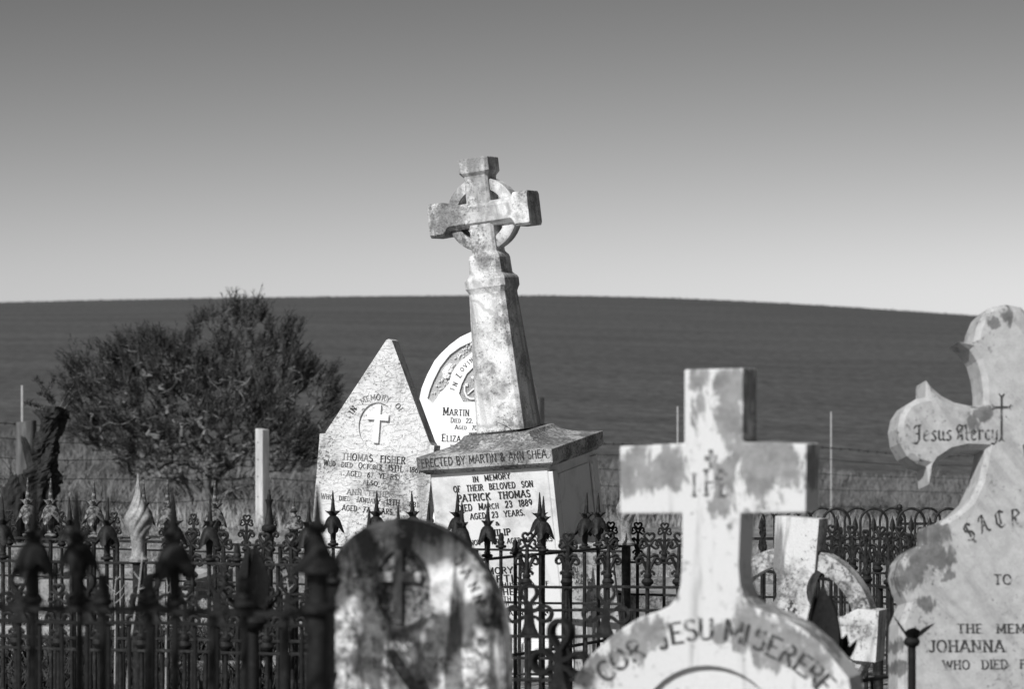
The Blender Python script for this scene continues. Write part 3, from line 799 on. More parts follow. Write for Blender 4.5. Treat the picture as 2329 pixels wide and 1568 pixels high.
def mono(mb, st, c, h, y, wt=.13):
    q = Vector(st.lp(*c, y)); hh = h * st.k
    for ch, dx, dz, s_ in (('S', .30, 0, .8), ('I', -.55, 0, .8), ('H', -.12, .02, .9)):
        glyph(mb, ch, lambda X, Z: (q.x + dx * hh + X - .15 * hh, q.y + dz * hh + Z), hh * s_, 1, wt, True, y)
    for X0, Z0, X1, Z1 in ((0, .95, 0, 1.6), (-.22, 1.32, .22, 1.32)):
        a, b = Vector((X0, Z0)) * hh + q, Vector((X1, Z1)) * hh + q
        d = (b - a).normalized(); nn = Vector((-d.y, d.x)) * hh * .08
        LIFT[0] += 1; yy = y - (LIFT[0] % 12) * .0001
        mb.add([((a + nn).x, yy, (a + nn).y), ((b + nn).x, yy, (b + nn).y), ((b - nn).x, yy, (b - nn).y), ((a - nn).x, yy, (a - nn).y)], [(0, 1, 2, 3)])
mono(mg, js, (1618, 1130), 66, yf, .12)
tag(mg.build('monogram', M_MONO, body, fix=False), kind='stuff')

# ------------------------------------------------------------------ small ringed cross at right
ce = Stone('ringed_cross', 'speckled white ringed cross with a flat block top standing on its own base', 'grave cross', 1795, 11.5, -19, 3.6, 0)
T = .082
k = ce.k
cc = Vector(ce.lp(1797, 1432, -T))
hb, bw = 51 * k, 200 * k
Rr_, cr = 60 * k, 92 * k
def bite(sx, sz):
    a0, a1 = 137, 313
    return [(cc.x + sx * (cr + Rr_ * math.cos(rad(a0 + (a1 - a0) * i / 14))), cc.y + sz * (cr + Rr_ * math.sin(rad(a0 + (a1 - a0) * i / 14)))) for i in range(15)]
top = ce.lp(1812, 1178, -T)[1]
o = [(cc.x - hb, top), (cc.x + hb, top)] + bite(1, 1) + [(cc.x + 150 * k, cc.y + 58 * k), (cc.x + bw, cc.y + 58 * k), (cc.x + bw, cc.y - 58 * k), (cc.x + 150 * k, cc.y - 58 * k)]
o += bite(1, -1)[::-1] + [(cc.x + hb * 1.15, .42), (cc.x - hb * 1.15, .42)] + bite(-1, -1) + [(cc.x - 150 * k, cc.y - 58 * k), (cc.x - bw, cc.y - 58 * k), (cc.x - bw, cc.y + 58 * k), (cc.x - 150 * k, cc.y + 58 * k)] + bite(-1, 1)[::-1]
body = MB().prism(o, -T, T).build('cross', M_CELT, ce.o, bevel=.004)
rg = []
for i in range(64):
    t = 2 * math.pi * i / 64
    rg.append([(cc.x + math.cos(t) * r, y, cc.y + math.sin(t) * r) for r, y in ((146 * k, -.06), (178 * k, -.06), (186 * k, -.045), (188 * k, .05), (146 * k, .06))])
MB().add([p for r in rg for p in r], [(i * 5 + j, i * 5 + (j + 1) % 5, ((i + 1) % 64) * 5 + (j + 1) % 5, ((i + 1) % 64) * 5 + j) for i in range(64) for j in range(5)]).build('ring', M_RING, ce.o, shade=True)
MB().loft([sect(-.1, .33, .24), sect(.2, .33, .24), sect(.21, .27, .18), sect(.405, .24, .15), sect(.422, .22, .14)]).xf(Matrix.Translation((cc.x, 0, 0))).build('stepped_base', M_KERB, ce.o, bevel=.008)
mg = MB(); mono(mg, ce, (1797, 1408), 26, -T - .0015, .16)
tag(mg.build('monogram', M_WEAR, body, fix=False), kind='stuff')

# ------------------------------------------------------------------ trefoil-armed headstone at the right edge
def z8(p): return (1924 + p[0] * .5765, 663.5 + p[1] * .5765)
jo = Stone('trefoil_cross_headstone', 'veined marble headstone shaped as a thorned trefoil cross with gothic lettering', 'headstone', 2285, 10.2, 7, 1.0, -9)
T = .08
AX = 2287
lobe_t = [z8(p) for p in [(508, 240), (503, 200), (512, 150), (535, 95), (570, 62)]] + [(2287, 693)]
lh = [(2042, 1560), (2042, 1470), (2044, 1420)] + [(2063, 1372), (2050, 1345), (2041, 1312), (2046, 1280), (2062, 1258), (2085, 1244), (2108, 1240), (2108, 1198), (2140, 1188), (2175, 1168), (2205, 1140), (2226, 1095), (2236, 1050), (2240, 1024),
      (2200, 1022), (2165, 1030), (2135, 1050), (2118, 1078), (2112, 1103), (2107, 1062), (2085, 1056), (2062, 1038), (2046, 1008), (2041, 975), (2047, 945), (2062, 922), (2084, 908), (2105, 905), (2106, 866), (2120, 884), (2142, 902), (2170, 916), (2205, 924), (2236, 924), (2236, 890), (2232, 856), (2222, 822), (2205, 796), (2180, 778), (2218, 782)] + lobe_t[1:]
fullj = lh + [(2 * AX - a, b) for a, b in lh[-2::-1]]
M_JOH = marble('veined_marble', .40, .10, (.57, .72), 46, (.54, .74), 4.5, .24, None, seed=14, fine=.10, bmp=.2, diag=.18,
               spots=[jo.lp(*p_, -T) + (r_ * jo.k,) for p_, r_ in [((2125, 1215), 30), ((2095, 1270), 44), ((2130, 1275), 34), ((2075, 1310), 34), ((2160, 1310), 16), ((2045, 1470), 16), ((2048, 1520), 18), ((2215, 965), 20), ((2232, 945), 18), ((2262, 735), 16), ((2290, 720), 18), ((2110, 1375), 22)]], spotv=.13, spotn=.75)
CH = .022
o = jo.out(fullj, -T + CH)
full_o = o + [(o[-1][0], .2), (o[0][0], .2)]
def inset(P_, d):
    n = len(P_); out = []
    ar = sum(P_[i][0] * P_[(i + 1) % n][1] - P_[(i + 1) % n][0] * P_[i][1] for i in range(n)); sg = 1 if ar > 0 else -1
    for i in range(n):
        a, b, c = Vector(P_[i - 1]), Vector(P_[i]), Vector(P_[(i + 1) % n])
        e1 = (b - a).normalized(); e2 = (c - b).normalized()
        n1 = Vector((-e1.y, e1.x)) * sg; n2 = Vector((-e2.y, e2.x)) * sg
        m_ = (n1 + n2)
        if m_.length < .25: m_ = (e1 - e2)
        m_.normalize(); k_ = max(.55, m_.dot(n1)); q = b + m_ * (d / k_)
        out.append((q.x, q.y))
    return out
ins = inset(full_o, CH * .8)
jb = MB().loft([[(x, T, z) for x, z in full_o], [(x, -T + CH, z) for x, z in full_o], [(x, -T, z) for x, z in ins]], cap=False)
from mathutils.geometry import delaunay_2d_cdt
for P_, y_ in ((ins, -T), (full_o, T)):
    dv, de, df, _a, _b, _c = delaunay_2d_cdt([Vector(p_) for p_ in P_], [], [list(range(len(P_)))], 1, 1e-5)
    jb.add([(p_.x, y_, p_.y) for p_ in dv], df)
body = jb.build('slab', M_JOH, jo.o, weld=True)
MB().box(((o[0][0] + o[-1][0]) / 2, 0, .10), (1.0, .36, .2395)).build('plinth', M_KERB, jo.o, bevel=.012)
yf = -T - .0015
nib_text(jo, body, [('J', 2075, 1004, 0), ('e', 2099, 1003, 0), ('s', 2117, 1003, 0), ('u', 2132, 1002, 0), ('s', 2151, 1002, 0), ('M', 2174, 1001, 0), ('e', 2207, 1001, 0), ('r', 2224, 1001, 0), ('c', 2239, 1001, 0), ('y', 2254, 1001, 0)], 38, yf, .085)
nib_text(jo, body, [('S', 2203, 1234, 30), ('A', 2232, 1215, 22), ('C', 2266, 1203, 12), ('R', 2298, 1198, 0), ('E', 2330, 1203, -12)], 40, yf, .09)
cr_ = MB()
def bar(p, q, w):
    a, b = Vector(jo.lp(*p, yf)), Vector(jo.lp(*q, yf)); d = (b - a).normalized(); nn = Vector((-d.y, d.x)) * w * jo.k
    LIFT[0] += 1; yy = yf - (LIFT[0] % 12) * .0001
    cr_.add([((a + nn).x, yy, (a + nn).y), ((b + nn).x, yy, (b + nn).y), ((b - nn).x, yy, (b - nn).y), ((a - nn).x, yy, (a - nn).y)], [(0, 1, 2, 3)])
bar((2278, 900), (2278, 1002), 2.6); bar((2258, 927), (2298, 927), 2.6)
for p, q in [((2278, 905), (2272, 896)), ((2278, 905), (2284, 896)), ((2262, 927), (2256, 921)), ((2262, 927), (2256, 933)), ((2294, 927), (2300, 921)), ((2294, 927), (2300, 933)), ((2278, 996), (2272, 1005)), ((2278, 996), (2284, 1005))]: bar(p, q, 1.6)
tag(cr_.build('cross_mark', M_WEAR, body, fix=False), kind='stuff')
for txt, p0, p1, h in [('TO', (2262, 1330), (2300, 1330), 22), ('THE  MEMORY', (2178, 1441), (2396, 1441), 20), ('JOHANNA', (2114, 1484), (2284, 1484), 26), ('WHO  DIED  F', (2146, 1524), (2332, 1522), 20)]:
    inscribe(jo, body, txt, p0, p1, h, yf, mat=M_WEAR, wt=.2)

# broken slab beside the monument
bs = Stone('broken_slab', 'streaked broken marble slab with faint lettering propped beside the leaning monument', 'gravestone', 1352, 15.6, -8, -2.5, 0)
T = .045
top = [(1296, 1252), (1305, 1243), (1318, 1240), (1330, 1235), (1345, 1238), (1358, 1232), (1372, 1236), (1384, 1246), (1392, 1262)]
o = bs.out(top, -T); zb = -.03
body = MB().prism([(o[0][0] - .01, zb)] + o + [(o[-1][0] + .05, zb)], -T, T).build('slab', M_SLAB, bs.o, bevel=.006)
yf = -T - .0015
inscribe(bs, body, 'WILL', (1296, 1302), (1317, 1302), 11, yf, serif=False)
inscribe(bs, body, 'DIED  MAR.', (1298, 1317), (1340, 1314), 8, yf, serif=False)
inscribe(bs, body, 'AGED  29', (1310, 1330), (1348, 1326), 9, yf, serif=False)

# ------------------------------------------------------------------ cast-iron finials (each mesh made once, shared by copies)
def heart(s, c, rot, n=22):
    out = []
    for i in range(n + 1):
        t = 2 * math.pi * i / n + math.pi
        x = 16 * math.sin(t) ** 3; z = 13 * math.cos(t) - 5 * math.cos(2 * t) - 2 * math.cos(3 * t) - math.cos(4 * t) + 17
        x, z = x * s / 32, z * s / 32
        a = rad(rot); out.append((c[0] + x * math.cos(a) - z * math.sin(a), 0, c[1] + x * math.sin(a) + z * math.cos(a)))
    return out
def spiral(c, r0, r1, a0, a1, n=14):
    return [(c[0] + (r0 + (r1 - r0) * i / n) * math.cos(rad(a0 + (a1 - a0) * i / n)), 0, c[1] + (r0 + (r1 - r0) * i / n) * math.sin(rad(a0 + (a1 - a0) * i / n))) for i in range(n + 1)]

def fin_tulip():
    m = MB()
    m.lathe([(.012, -.004), (.013, .004), (.024, .006), (.028, .012), (.024, .019), (.014, .021), (.017, .027), (.013, .032), (.014, .05), (.016, .085), (.018, .12), (.016, .15)], 14)
    def mod(i, r, z, t):
        k = max(0.0, (4 - i) / 4.0); p = math.cos(4 * t)
        return r * (1 + .28 * k * p + .05 * math.sin(8 * t) * k), z - .020 * k * p * k
    m.lathe([(.046, .083), (.043, .096), (.039, .112), (.034, .130), (.026, .144), (.016, .152)], 24, mod=mod, cap=False)
    def st(i, r, z, t):
        k = (0, .1, .5, .45, 0, 0)[i] if i < 6 else 0
        return r * (1 + k * math.cos(4 * t)), z + (.006 * math.cos(4 * t) if i == 2 else 0)
    m.lathe([(.014, .150), (.019, .160), (.028, .173), (.020, .175), (.0125, .178), (.010, .195), (.0075, .225), (.0045, .258), (.002, .277)], 16, mod=st)
    return m
def fin_stub():
    return MB().lathe([(.012, -.004), (.013, .004), (.024, .006), (.028, .012), (.024, .019), (.014, .021), (.018, .028), (.018, .036), (.013, .042), (.014, .055), (.012, .070), (.006, .074)], 12, mod=lambda i, r, z, t: (r, z + (.006 * math.sin(2 * t) if i > 9 else 0)))
def fin_shamrock():
    m = MB()
    m.lathe([(.011, -.004), (.016, .004), (.024, .010), (.026, .018), (.021, .026), (.014, .032), (.018, .038), (.018, .046), (.011, .054), (.010, .08)], 12)
    m.tube([(0, 0, .05), (0, 0, .17)], [.012, .007], 6)
    for s_ in (-1, 1):
        m.tube([(s_ * abs(x), y, z) for x, y, z in [(.006, 0, .062), (.016, 0, .09), (.026, 0, .108)] + spiral((.036, .098), .018, .007, 130, -150)], [.007, .008, .009] + [.0085 - i * .0003 for i in range(15)], 6)
        m.tube([(s_ * .004, 0, .055), (s_ * .018, 0, .06), (s_ * .026, 0, .052), (s_ * .024, 0, .044)], [.006, .007, .007, .005], 6)
        m.tube([(s_ * .006, 0, .115), (s_ * .022, 0, .128), (s_ * .036, 0, .124), (s_ * .043, 0, .112)], [.005, .009, .008, .004], 6)
        m.tube(heart(.036, (s_ * .004, .166), -s_ * 78), .0058, 6)
    m.tube(heart(.042, (0, .178), 0), .0062, 6)
    return m
def fin_trefoil():
    m = MB()
    def loop(c, r, a0, a1):
        m.tube([(c[0] + r * math.cos(rad(a0 + (a1 - a0) * i / 20)), 0, c[1] + r * math.sin(rad(a0 + (a1 - a0) * i / 20))) for i in range(21)], 1, flat=(.0052, .011))
    loop((0, .132), .025, -55, 235)
    m.tube([(-.0143, 0, .1115), (-.004, 0, .096), (-.006, 0, .07)], 1, flat=(.0052, .0107)); m.tube([(.0143, 0, .1115), (.004, 0, .096), (.006, 0, .07)], 1, flat=(.0052, .0104))
    for s_ in (-1, 1):
        c = (s_ * .047, .066)
        a0 = 145 if s_ > 0 else 35
        loop(c, .024, a0, a0 - 290 if s_ > 0 else a0 + 290)
        m.tube([(c[0] - s_ * .0195, 0, c[1] + .0138), (s_ * .014, 0, .0745), (0, 0, .071)], 1, flat=(.0052, .0101))
        m.tube([(c[0] - s_ * .0195, 0, c[1] - .0138), (s_ * .014, 0, .0575), (0, 0, .061)], 1, flat=(.0052, .0098))
    m.loft([[(w, -.010, z), (w, .010, z), (-w, .010, z), (-w, -.010, z)] for z, w in ((-.003, .033), (.008, .026), (.025, .018), (.045, .0135), (.062, .012), (.078, .010))])
    return m
def fin_cone():
    return MB().lathe([(.03, -.01), (.044, -.006), (.046, .004), (.040, .010), (.027, .014), (.023, .03), (.025, .074), (.030, .082), (.053, .0835), (.055, .090), (.052, .098), (.036, .120), (.024, .146), (.016, .168), (.013, .174), (.021, .180), (.024, .188), (.019, .195), (.011, .202), (.0085, .23), (.005, .262), (.002, .285)], 22)
def fin_spindle():
    return MB().lathe([(.016, -.01), (.022, .0), (.020, .02), (.015, .035), (.017, .045), (.030, .052), (.035, .062), (.033, .074), (.022, .082), (.021, .088), (.020, .1), (.013, .135), (.011, .16), (.013, .178), (.018, .190), (.018, .193), (.010, .196), (.008, .215), (.004, .238)], 14)
def fin_bud():
    m = MB()
    def mod(i, r, z, t):
        k = max(0, min(1, (z - .07) / .08)) * (1 if z < .36 else 0)
        rid = (abs(math.sin(3.5 * t - z * 55)) - .6) * .17 * k
        return r * (1 + rid) * (1 - .22 * k * abs(math.sin(t))), z + .012 * k * abs(math.sin(2 * t))
    prof = [(.030, -.01), (.042, -.006), (.044, .004), (.036, .010), (.029, .02), (.027, .05)]
    for i in range(60):
        u = i / 59; z = .06 + u * .31
        r = .027 + .034 * math.exp(-((z - .165) / .055) ** 2) if z < .165 else .004 + .057 * math.exp(-((z - .165) / .085) ** 1.5) * (1 - max(0, (z - .3) / .09) * .8)
        prof.append((max(.002, r), z))
    return m.lathe(prof, 56, mod=mod)
def leaf(m, base, dirv, up, L, wd, curl=.3, rows=6):
    base, dirv, up = Vector(base), Vector(dirv).normalized(), Vector(up).normalized()
    side = dirv.cross(up).normalized(); rg = []
    for i in range(rows + 1):
        u = i / rows; w = wd * math.sin(math.pi * min(.98, u * .86 + .12)) ** 1.1 * (1 if u < .99 else .05)
        c = base + dirv * (L * u) + up * (curl * L * u * u)
        th = .004 * (1 - u * .8)
        rg.append([c - side * w + up * w * .35, c - up * th, c + side * w + up * w * .35, c + up * th * .6])
    m.loft(rg)
def fin_lotus():
    m = MB()
    m.lathe([(.02, -.02), (.03, -.012), (.034, 0), (.028, .012), (.02, .02), (.026, .04), (.02, .07)], 14)
    for i in range(4):
        t = rad(45 + 90 * i); d = Vector((math.cos(t), math.sin(t), 0))
        leaf(m, d * .030 + Vector((0, 0, .02)), d * -.16 + Vector((0, 0, 1)), d, .155, .026, .04)
    for i in range(4):
        t = rad(90 * i + 2); d = Vector((math.cos(t), math.sin(t), 0))
        leaf(m, d * .02 + Vector((0, 0, .01)), d * 1.0 + Vector((0, 0, .75)), Vector((0, 0, 1)) - d * .2, .075, .021, .35)
    m.lathe([(.020, .03), (.026, .06), (.022, .1), (.012, .14), (.003, .168)], 8)
    return m
def fin_leafcup():
    m = MB()
    m.lathe([(.02, -.02), (.03, -.012), (.034, 0), (.028, .012), (.02, .02), (.024, .035), (.012, .05)], 14)
    for t_, up_, L_ in ((176, .95, .11), (8, .45, .10), (268, .6, .07)):
        t = rad(t_); d = Vector((math.cos(t), math.sin(t), 0))
        leaf(m, d * .012 + Vector((0, 0, .01)), d * .75 + Vector((0, 0, up_)), Vector((0, 0, 1)) - d * .2, L_, .030, .12)
    return m
def fin_spear():
    m = MB()
    m.loft([[(r, 0, z), (0, r * .45, z), (-r, 0, z), (0, -r * .45, z)] for r, z in ((.006, -.005), (.006, .012), (.019, .038), (.012, .07), (.001, .105))])
    return m
FIN = {'tulip': fin_tulip, 'stub': fin_stub, 'shamrock': fin_shamrock, 'trefoil': fin_trefoil, 'cone': fin_cone, 'spindle': fin_spindle, 'bud': fin_bud, 'lotus': fin_lotus, 'leafcup': fin_leafcup, 'spear': fin_spear}
FC = {}
def fin_mesh(kind, mat):
    if (kind, mat.name) not in FC:
        FC[kind, mat.name] = FIN[kind]().mesh(kind + '_finial', mat, shade=kind not in ('trefoil', 'spear'))
    return FC[kind, mat.name]
BARS = {}
def bar_mesh(h, r, mat, nm='picket'):
    key = (round(h, 3), r, mat.name)
    if key not in BARS:
        BARS[key] = MB().lathe([(r, -.06), (r, h * .5), (r, h)], 10).mesh(nm, mat, shade=True)
    return BARS[key]

def fence(name, label, A_, B_, zr, pickets, rails, mat=M_IRON, r=.009, scale=1.0, posts=(), group=None, cap_ext=(.05, .05), railw=.017, railh=.011, finmat=None, zoff=0):
    """pickets: (photo x, finial kind); posts: (photo x, kind, radius, scale, material)"""
    pa, pb = W(A_[0], 0, A_[1]), W(B_[0], 0, B_[1])
    ax, ay, dx, dy = pa.x, pa.y, pb.x - pa.x, pb.y - pa.y
    L = math.hypot(dx, dy); g0 = gz(ax + dx / 2, ay + dy / 2)
    root = tag(link(name, None), label, 'fence', group)
    root.matrix_basis = Matrix.Translation((ax + dx / 2, ay + dy / 2, g0)) @ Matrix.Rotation(math.atan2(dy, dx), 4, 'Z')
    zr = zr - g0
    def u_of(px):
        k = (px - CX) / F
        return ((k * ay - ax) / (dx - k * dy)) * L - L / 2
    rr = random.Random(hash(name) % 1000 if False else len(name) * 7 + int(A_[0]) % 97)
    for i, zz in enumerate([zr] + [q - g0 for q in rails]):
        hw, hh = (railw, railh / 2) if i == 0 else (.012, .006)
        m = MB(); x0, x1 = -L / 2 - cap_ext[0], L / 2 + cap_ext[1]; n = 8
        m.loft([[(x0 + (x1 - x0) * j / n, a, zz - .002 + b + .002 * math.sin(j * 1.7 + i)) for a, b in ((-hw, -hh), (hw, -hh), (hw, hh), (-hw, hh))] for j in range(n + 1)])
        m.build('rail', mat, root, bevel=.0018)
    for px, kind in pickets:
        u = u_of(px); s_ = scale
        p = link('picket', bar_mesh(zr, r, mat), root, Matrix.Translation((u, 0, 0)) @ Matrix.Rotation(rr.gauss(0, .006), 4, 'Y'))
        if kind:
            fm = finmat or mat
            km = kind
            if isinstance(kind, tuple): km, fm = kind
            link(km + '_finial', fin_mesh(km, fm), p, Matrix.Translation((0, 0, zr + railh * .3)) @ Matrix.Rotation(rr.gauss(0, .025), 4, 'Y') @ Matrix.Rotation((rr.uniform(-.5, .5) if km in ('tulip', 'stub') else rr.gauss(0, .1)), 4, 'Z') @ Matrix.Diagonal((s_, s_, s_, 1)))
    for px, kind, pr, sc, pm in posts:
        u = u_of(px)
        p = link('post', bar_mesh(zr + .001, pr, mat, 'post'), root, Matrix.Translation((u, 0, 0)))
        if kind: link(kind + '_finial', fin_mesh(kind, pm), p, Matrix.Translation((0, 0, zr + railh * .5 + .004)) @ Matrix.Diagonal((sc, sc, sc, 1)))
    return root

G = 'cast iron grave fences'
# near left
fence('iron_fence', 'dark grave fence with bell finials and a cone-topped corner post beside the blackened headstone', (-20, 6.75), (720, 6.5), 1.10,
      [(-12, None), (76, 'tulip'), (183, 'tulip'), (240, 'stub'), (343, 'stub'), (405, 'tulip'), (482, None), (558, 'stub'), (640, None)], [.86, .45, .15], M_IRONN, .0095, 1.0, [(722, 'cone', .026, 1.0, M_IRONN)], cap_ext=(.3, 0), railw=.02, railh=.014)
fence('iron_fence', 'side run of dark grave fence leading back from the cone-topped corner post', (726, 6.56), (758, 7.55), 1.10, [(734, None), (745, None), (754, 'stub')], [.86, .45, .15], M_IRONN, .0095, cap_ext=(-.03, 0))
# ribbon trefoil fences
fence('iron_fence', 'low dark fence topped with ribbon trefoils in front of the dead stump', (-20, 9.6), (690, 9.4), .84, [(45, 'trefoil'), (92, None), (145, None), (197, 'trefoil'), (246, None), (296, None), (345, 'trefoil'), (395, None), (446, None), (494, 'trefoil'), (640, None), (650, 'trefoil'), (685, None)], [.60, .15], M_IRONN, .008, 1.0, [(575, 'lotus', .02, 1.45, M_IRONN)], cap_ext=(.2, .05))
fence('iron_fence', 'low fence with two ribbon trefoils below the inscribed pedestal', (1150, 11.0), (1420, 11.0), .668, [(1160, None), (1204, 'trefoil'), (1250, None), (1292, None), (1336, None), (1378, 'trefoil'), (1415, None)], [.5, .12], M_IRON, .008, 1.25, cap_ext=(.05, .2))
fence('iron_fence', 'black ribbon trefoil fence between the blackened headstone and the shouldered cross', (1180, 8.9), (1420, 8.7), .67, [(1190, None), (1275, ('trefoil', M_IRONN)), (1362, None)], [.4, .12], M_IRONN, .009, 1.45)
fence('iron_fence', 'low tangled row of dark shamrock finials between the trefoil fence and the silver leaf bud', (-20, 11.3), (705, 11.0), .60, [(-10 + 47.5 * i, ('shamrock' if i % 2 else None)) for i in range(16)], [.42, .2], M_IRON, .009, 1.15)
# lotus posts near right
fence('iron_fence', 'dark fence with a lotus bud corner post in front of the small ringed cross', (1720, 8.95), (1992, 9.4), .665, [(1735, None), (1800, None), (1930, None), (1985, None)], [.5, .12], M_IRONN, .008, 1.0, [(1872, 'lotus', .02, 1.8, M_IRONN)])
lq = Stone('leaf_post', 'short dark iron post with broken cast leaves beside the trefoil cross headstone', 'post', 2074, 9.75)
link('shaft', bar_mesh(.745, .014, M_IRONN, 'shaft'), lq.o)
link('leaf_finial', fin_mesh('leafcup', M_IRONN), lq.o, Matrix.Translation((0, 0, .755)) @ Matrix.Diagonal((.85, .85, .85, 1)))
# mid left enclosure
fence('iron_fence', 'rusted fence of bell finials with a tall silver leaf bud on its gate post', (-20, 12.3), (745, 12.0), .885,
      [(8, 'tulip'), (85, None), (125, None), (165, 'tulip'), (205, None), (245, 'tulip'), (282, None), (355, None), (396, 'tulip'), (436, None), (475, 'tulip'), (540, 'stub'), (586, None), (632, None), (697, 'tulip'), (738, None)], [.56, .14], M_IRON, .009, 1.0, [(314, 'bud', .024, 1.0, M_SILV)], cap_ext=(.1, .1))
fence('iron_fence', 'fence with flaking pale bell finials ending in a spindle and a cone-spired post', (-20, 14.1), (676, 13.3), .897,
      [(65, 'tulip'), (117, 'tulip'), (168, None), (217, 'tulip'), (268, None), (330, 'tulip'), (382, 'tulip'), (436, None), (490, 'tulip'), (540, None), (580, None), (642, None)], [.55, .14], M_IRON, .010, 1.06, [(612, 'spindle', .017, 1.05, M_IRON), (668, 'cone', .022, .82, M_FLAKE)], finmat=M_FLAKE)
fence('iron_fence', 'long low row of small shamrock finials standing behind the bell-topped fences', (-20, 19.0), (1570, 17.0), .595,
      [(141 + 59.5 * i - 119, 'shamrock') for i in range(26)], [.40, .10], M_IRON, .010, 1.08)
fence('iron_fence', 'short run of large heart-shaped shamrocks with scrolls near the spindle post', (425, 12.9), (700, 12.6), .72, [(432, 'shamrock'), (510, 'shamrock'), (588, 'shamrock'), (666, 'shamrock')], [.5, .12], M_IRON, .010, 1.2)
# centre enclosure
fence('iron_fence', 'dark bell-finial fence across the pedestal with a silver bud corner post and broken tips', (742, 12.2), (1426, 14.6), .83,
      [(770, None), (839, 'tulip'), (911, 'tulip'), (973, 'tulip'), (1052, 'tulip'), (1109, 'tulip'), (1172, 'stub'), (1235, 'tulip'), (1298, 'stub'), (1361, 'tulip')], [.36, .12], M_IRON, .0095, 1.0, [(1424, 'bud', .024, 1.0, M_SILV)])
fence('iron_fence', 'rear run of bell finials directly before the gabled stone and the pedestal', (690, 15.4), (1400, 15.0), .778,
      [(760, 'tulip'), (806, None), (852, 'tulip'), (898, None), (945, 'tulip'), (990, None), (1038, 'tulip'), (1084, None), (1140, 'stub'), (1180, None), (1229, 'tulip'), (1280, None), (1329, 'tulip'), (1378, None)], [.5, .12], M_IRON, .0095, 1.1)
fence('iron_fence', 'row of large shamrock finials running past the broken marble slab', (1165, 13.0), (1560, 13.0), .725, [(1198, 'shamrock'), (1288, 'shamrock'), (1383, 'shamrock'), (1472, 'shamrock'), (1545, 'shamrock')], [.62, .40, .12], M_IRON, .0095, 1.12)
# right side
fence('iron_fence', 'shamrock-topped fence standing between the small ringed cross and the hoop fence', (1700, 14.2), (2080, 12.6), .735, [(1733, 'shamrock'), (1800, 'shamrock'), (1860, 'shamrock'), (1914, 'shamrock'), (1970, 'shamrock'), (2024, 'shamrock'), (2072, 'shamrock')], [.52, .12], M_IRON, .0095, 1.12, [(2000, None, .018, 1, M_IRON)])
fence('iron_fence', 'farther run of shamrock finials in front of the iron hoops', (1880, 15.2), (2110, 14.9), .66, [(1890, 'shamrock'), (1940, 'shamrock'), (1992, 'shamrock'), (2052, 'shamrock'), (2098, 'shamrock')], [.5, .12], M_IRON, .009, 1.12)

def hoop_fence(label, pa, pb, ztop, rails, n, spears=True):
    a, b = W(pa[0], 0, pa[1]), W(pb[0], 0, pb[1]); L = math.hypot(b.x - a.x, b.y - a.y)
    root = tag(link('hoop_fence', None), label, 'fence', None)
    root.matrix_basis = Matrix.Translation((a.x, a.y, 0)) @ Matrix.Rotation(math.atan2(b.y - a.y, b.x - a.x), 4, 'Z')
    st = L / n; r_ = st * .36
    hm = MB().tube([(-r_, 0, -.06), (-r_, 0, ztop * .5), (-r_, 0, ztop - r_)] + [(-r_ * math.cos(math.pi * i / 12), 0, ztop - r_ + r_ * math.sin(math.pi * i / 12)) for i in range(1, 12)] + [(r_, 0, ztop - r_), (r_, 0, ztop * .5), (r_, 0, -.06)], .0075, 8).mesh('hoop', M_IRON, shade=True)
    for i in range(n):
        u = (i + .5) * st
        link('hoop', hm, root, Matrix.Translation((u, 0, 0)))
        if spears:
            for q in (0, .5):
                p = link('picket', bar_mesh(ztop - .145, .007, M_IRON), root, Matrix.Translation((u + q * st, 0, 0)))
                link('spear_finial', fin_mesh('spear', M_IRON), p, Matrix.Translation((0, 0, ztop - .147)))
    for z in rails:
        MB().box((L / 2, 0, z), (L + .1, .022, .012)).build('rail', M_IRON, root)
    return root
hoop_fence('black hooped fence with spear points between the ringed cross and trefoil stone', (1690, 16.2), (2200, 16.2), .955, [.785, .45, .12], 6)
hoop_fence('plain rear run of iron hoops standing behind the spear-pointed hoops', (1670, 17.8), (2230, 17.8), .895, [.70, .12], 7, False)
bp = Stone('turned_iron_post', 'slim iron post of stacked turned knobs behind the hooped fence', 'post', 2046, 20.5)
zt_ = 1.6 - (1148 - 900) * 20.5 / F
pr = [(.016, -.05), (.016, .5)]
zz = .5
while zz < zt_ - .05:
    pr += [(.012, zz), (.026, zz + .018), (.026, zz + .03), (.012, zz + .048)]; zz += .06
pr += [(.01, zt_ - .04), (.022, zt_ - .022), (.018, zt_ - .006), (.004, zt_)]
MB().lathe(pr, 12).build('shaft', M_IRON, bp.o, shade=True)
MB().tube([(0, 0, zt_ - .14), (.6, .05, zt_ - .14)], .011, 6).build('rail', M_IRON, bp.o)

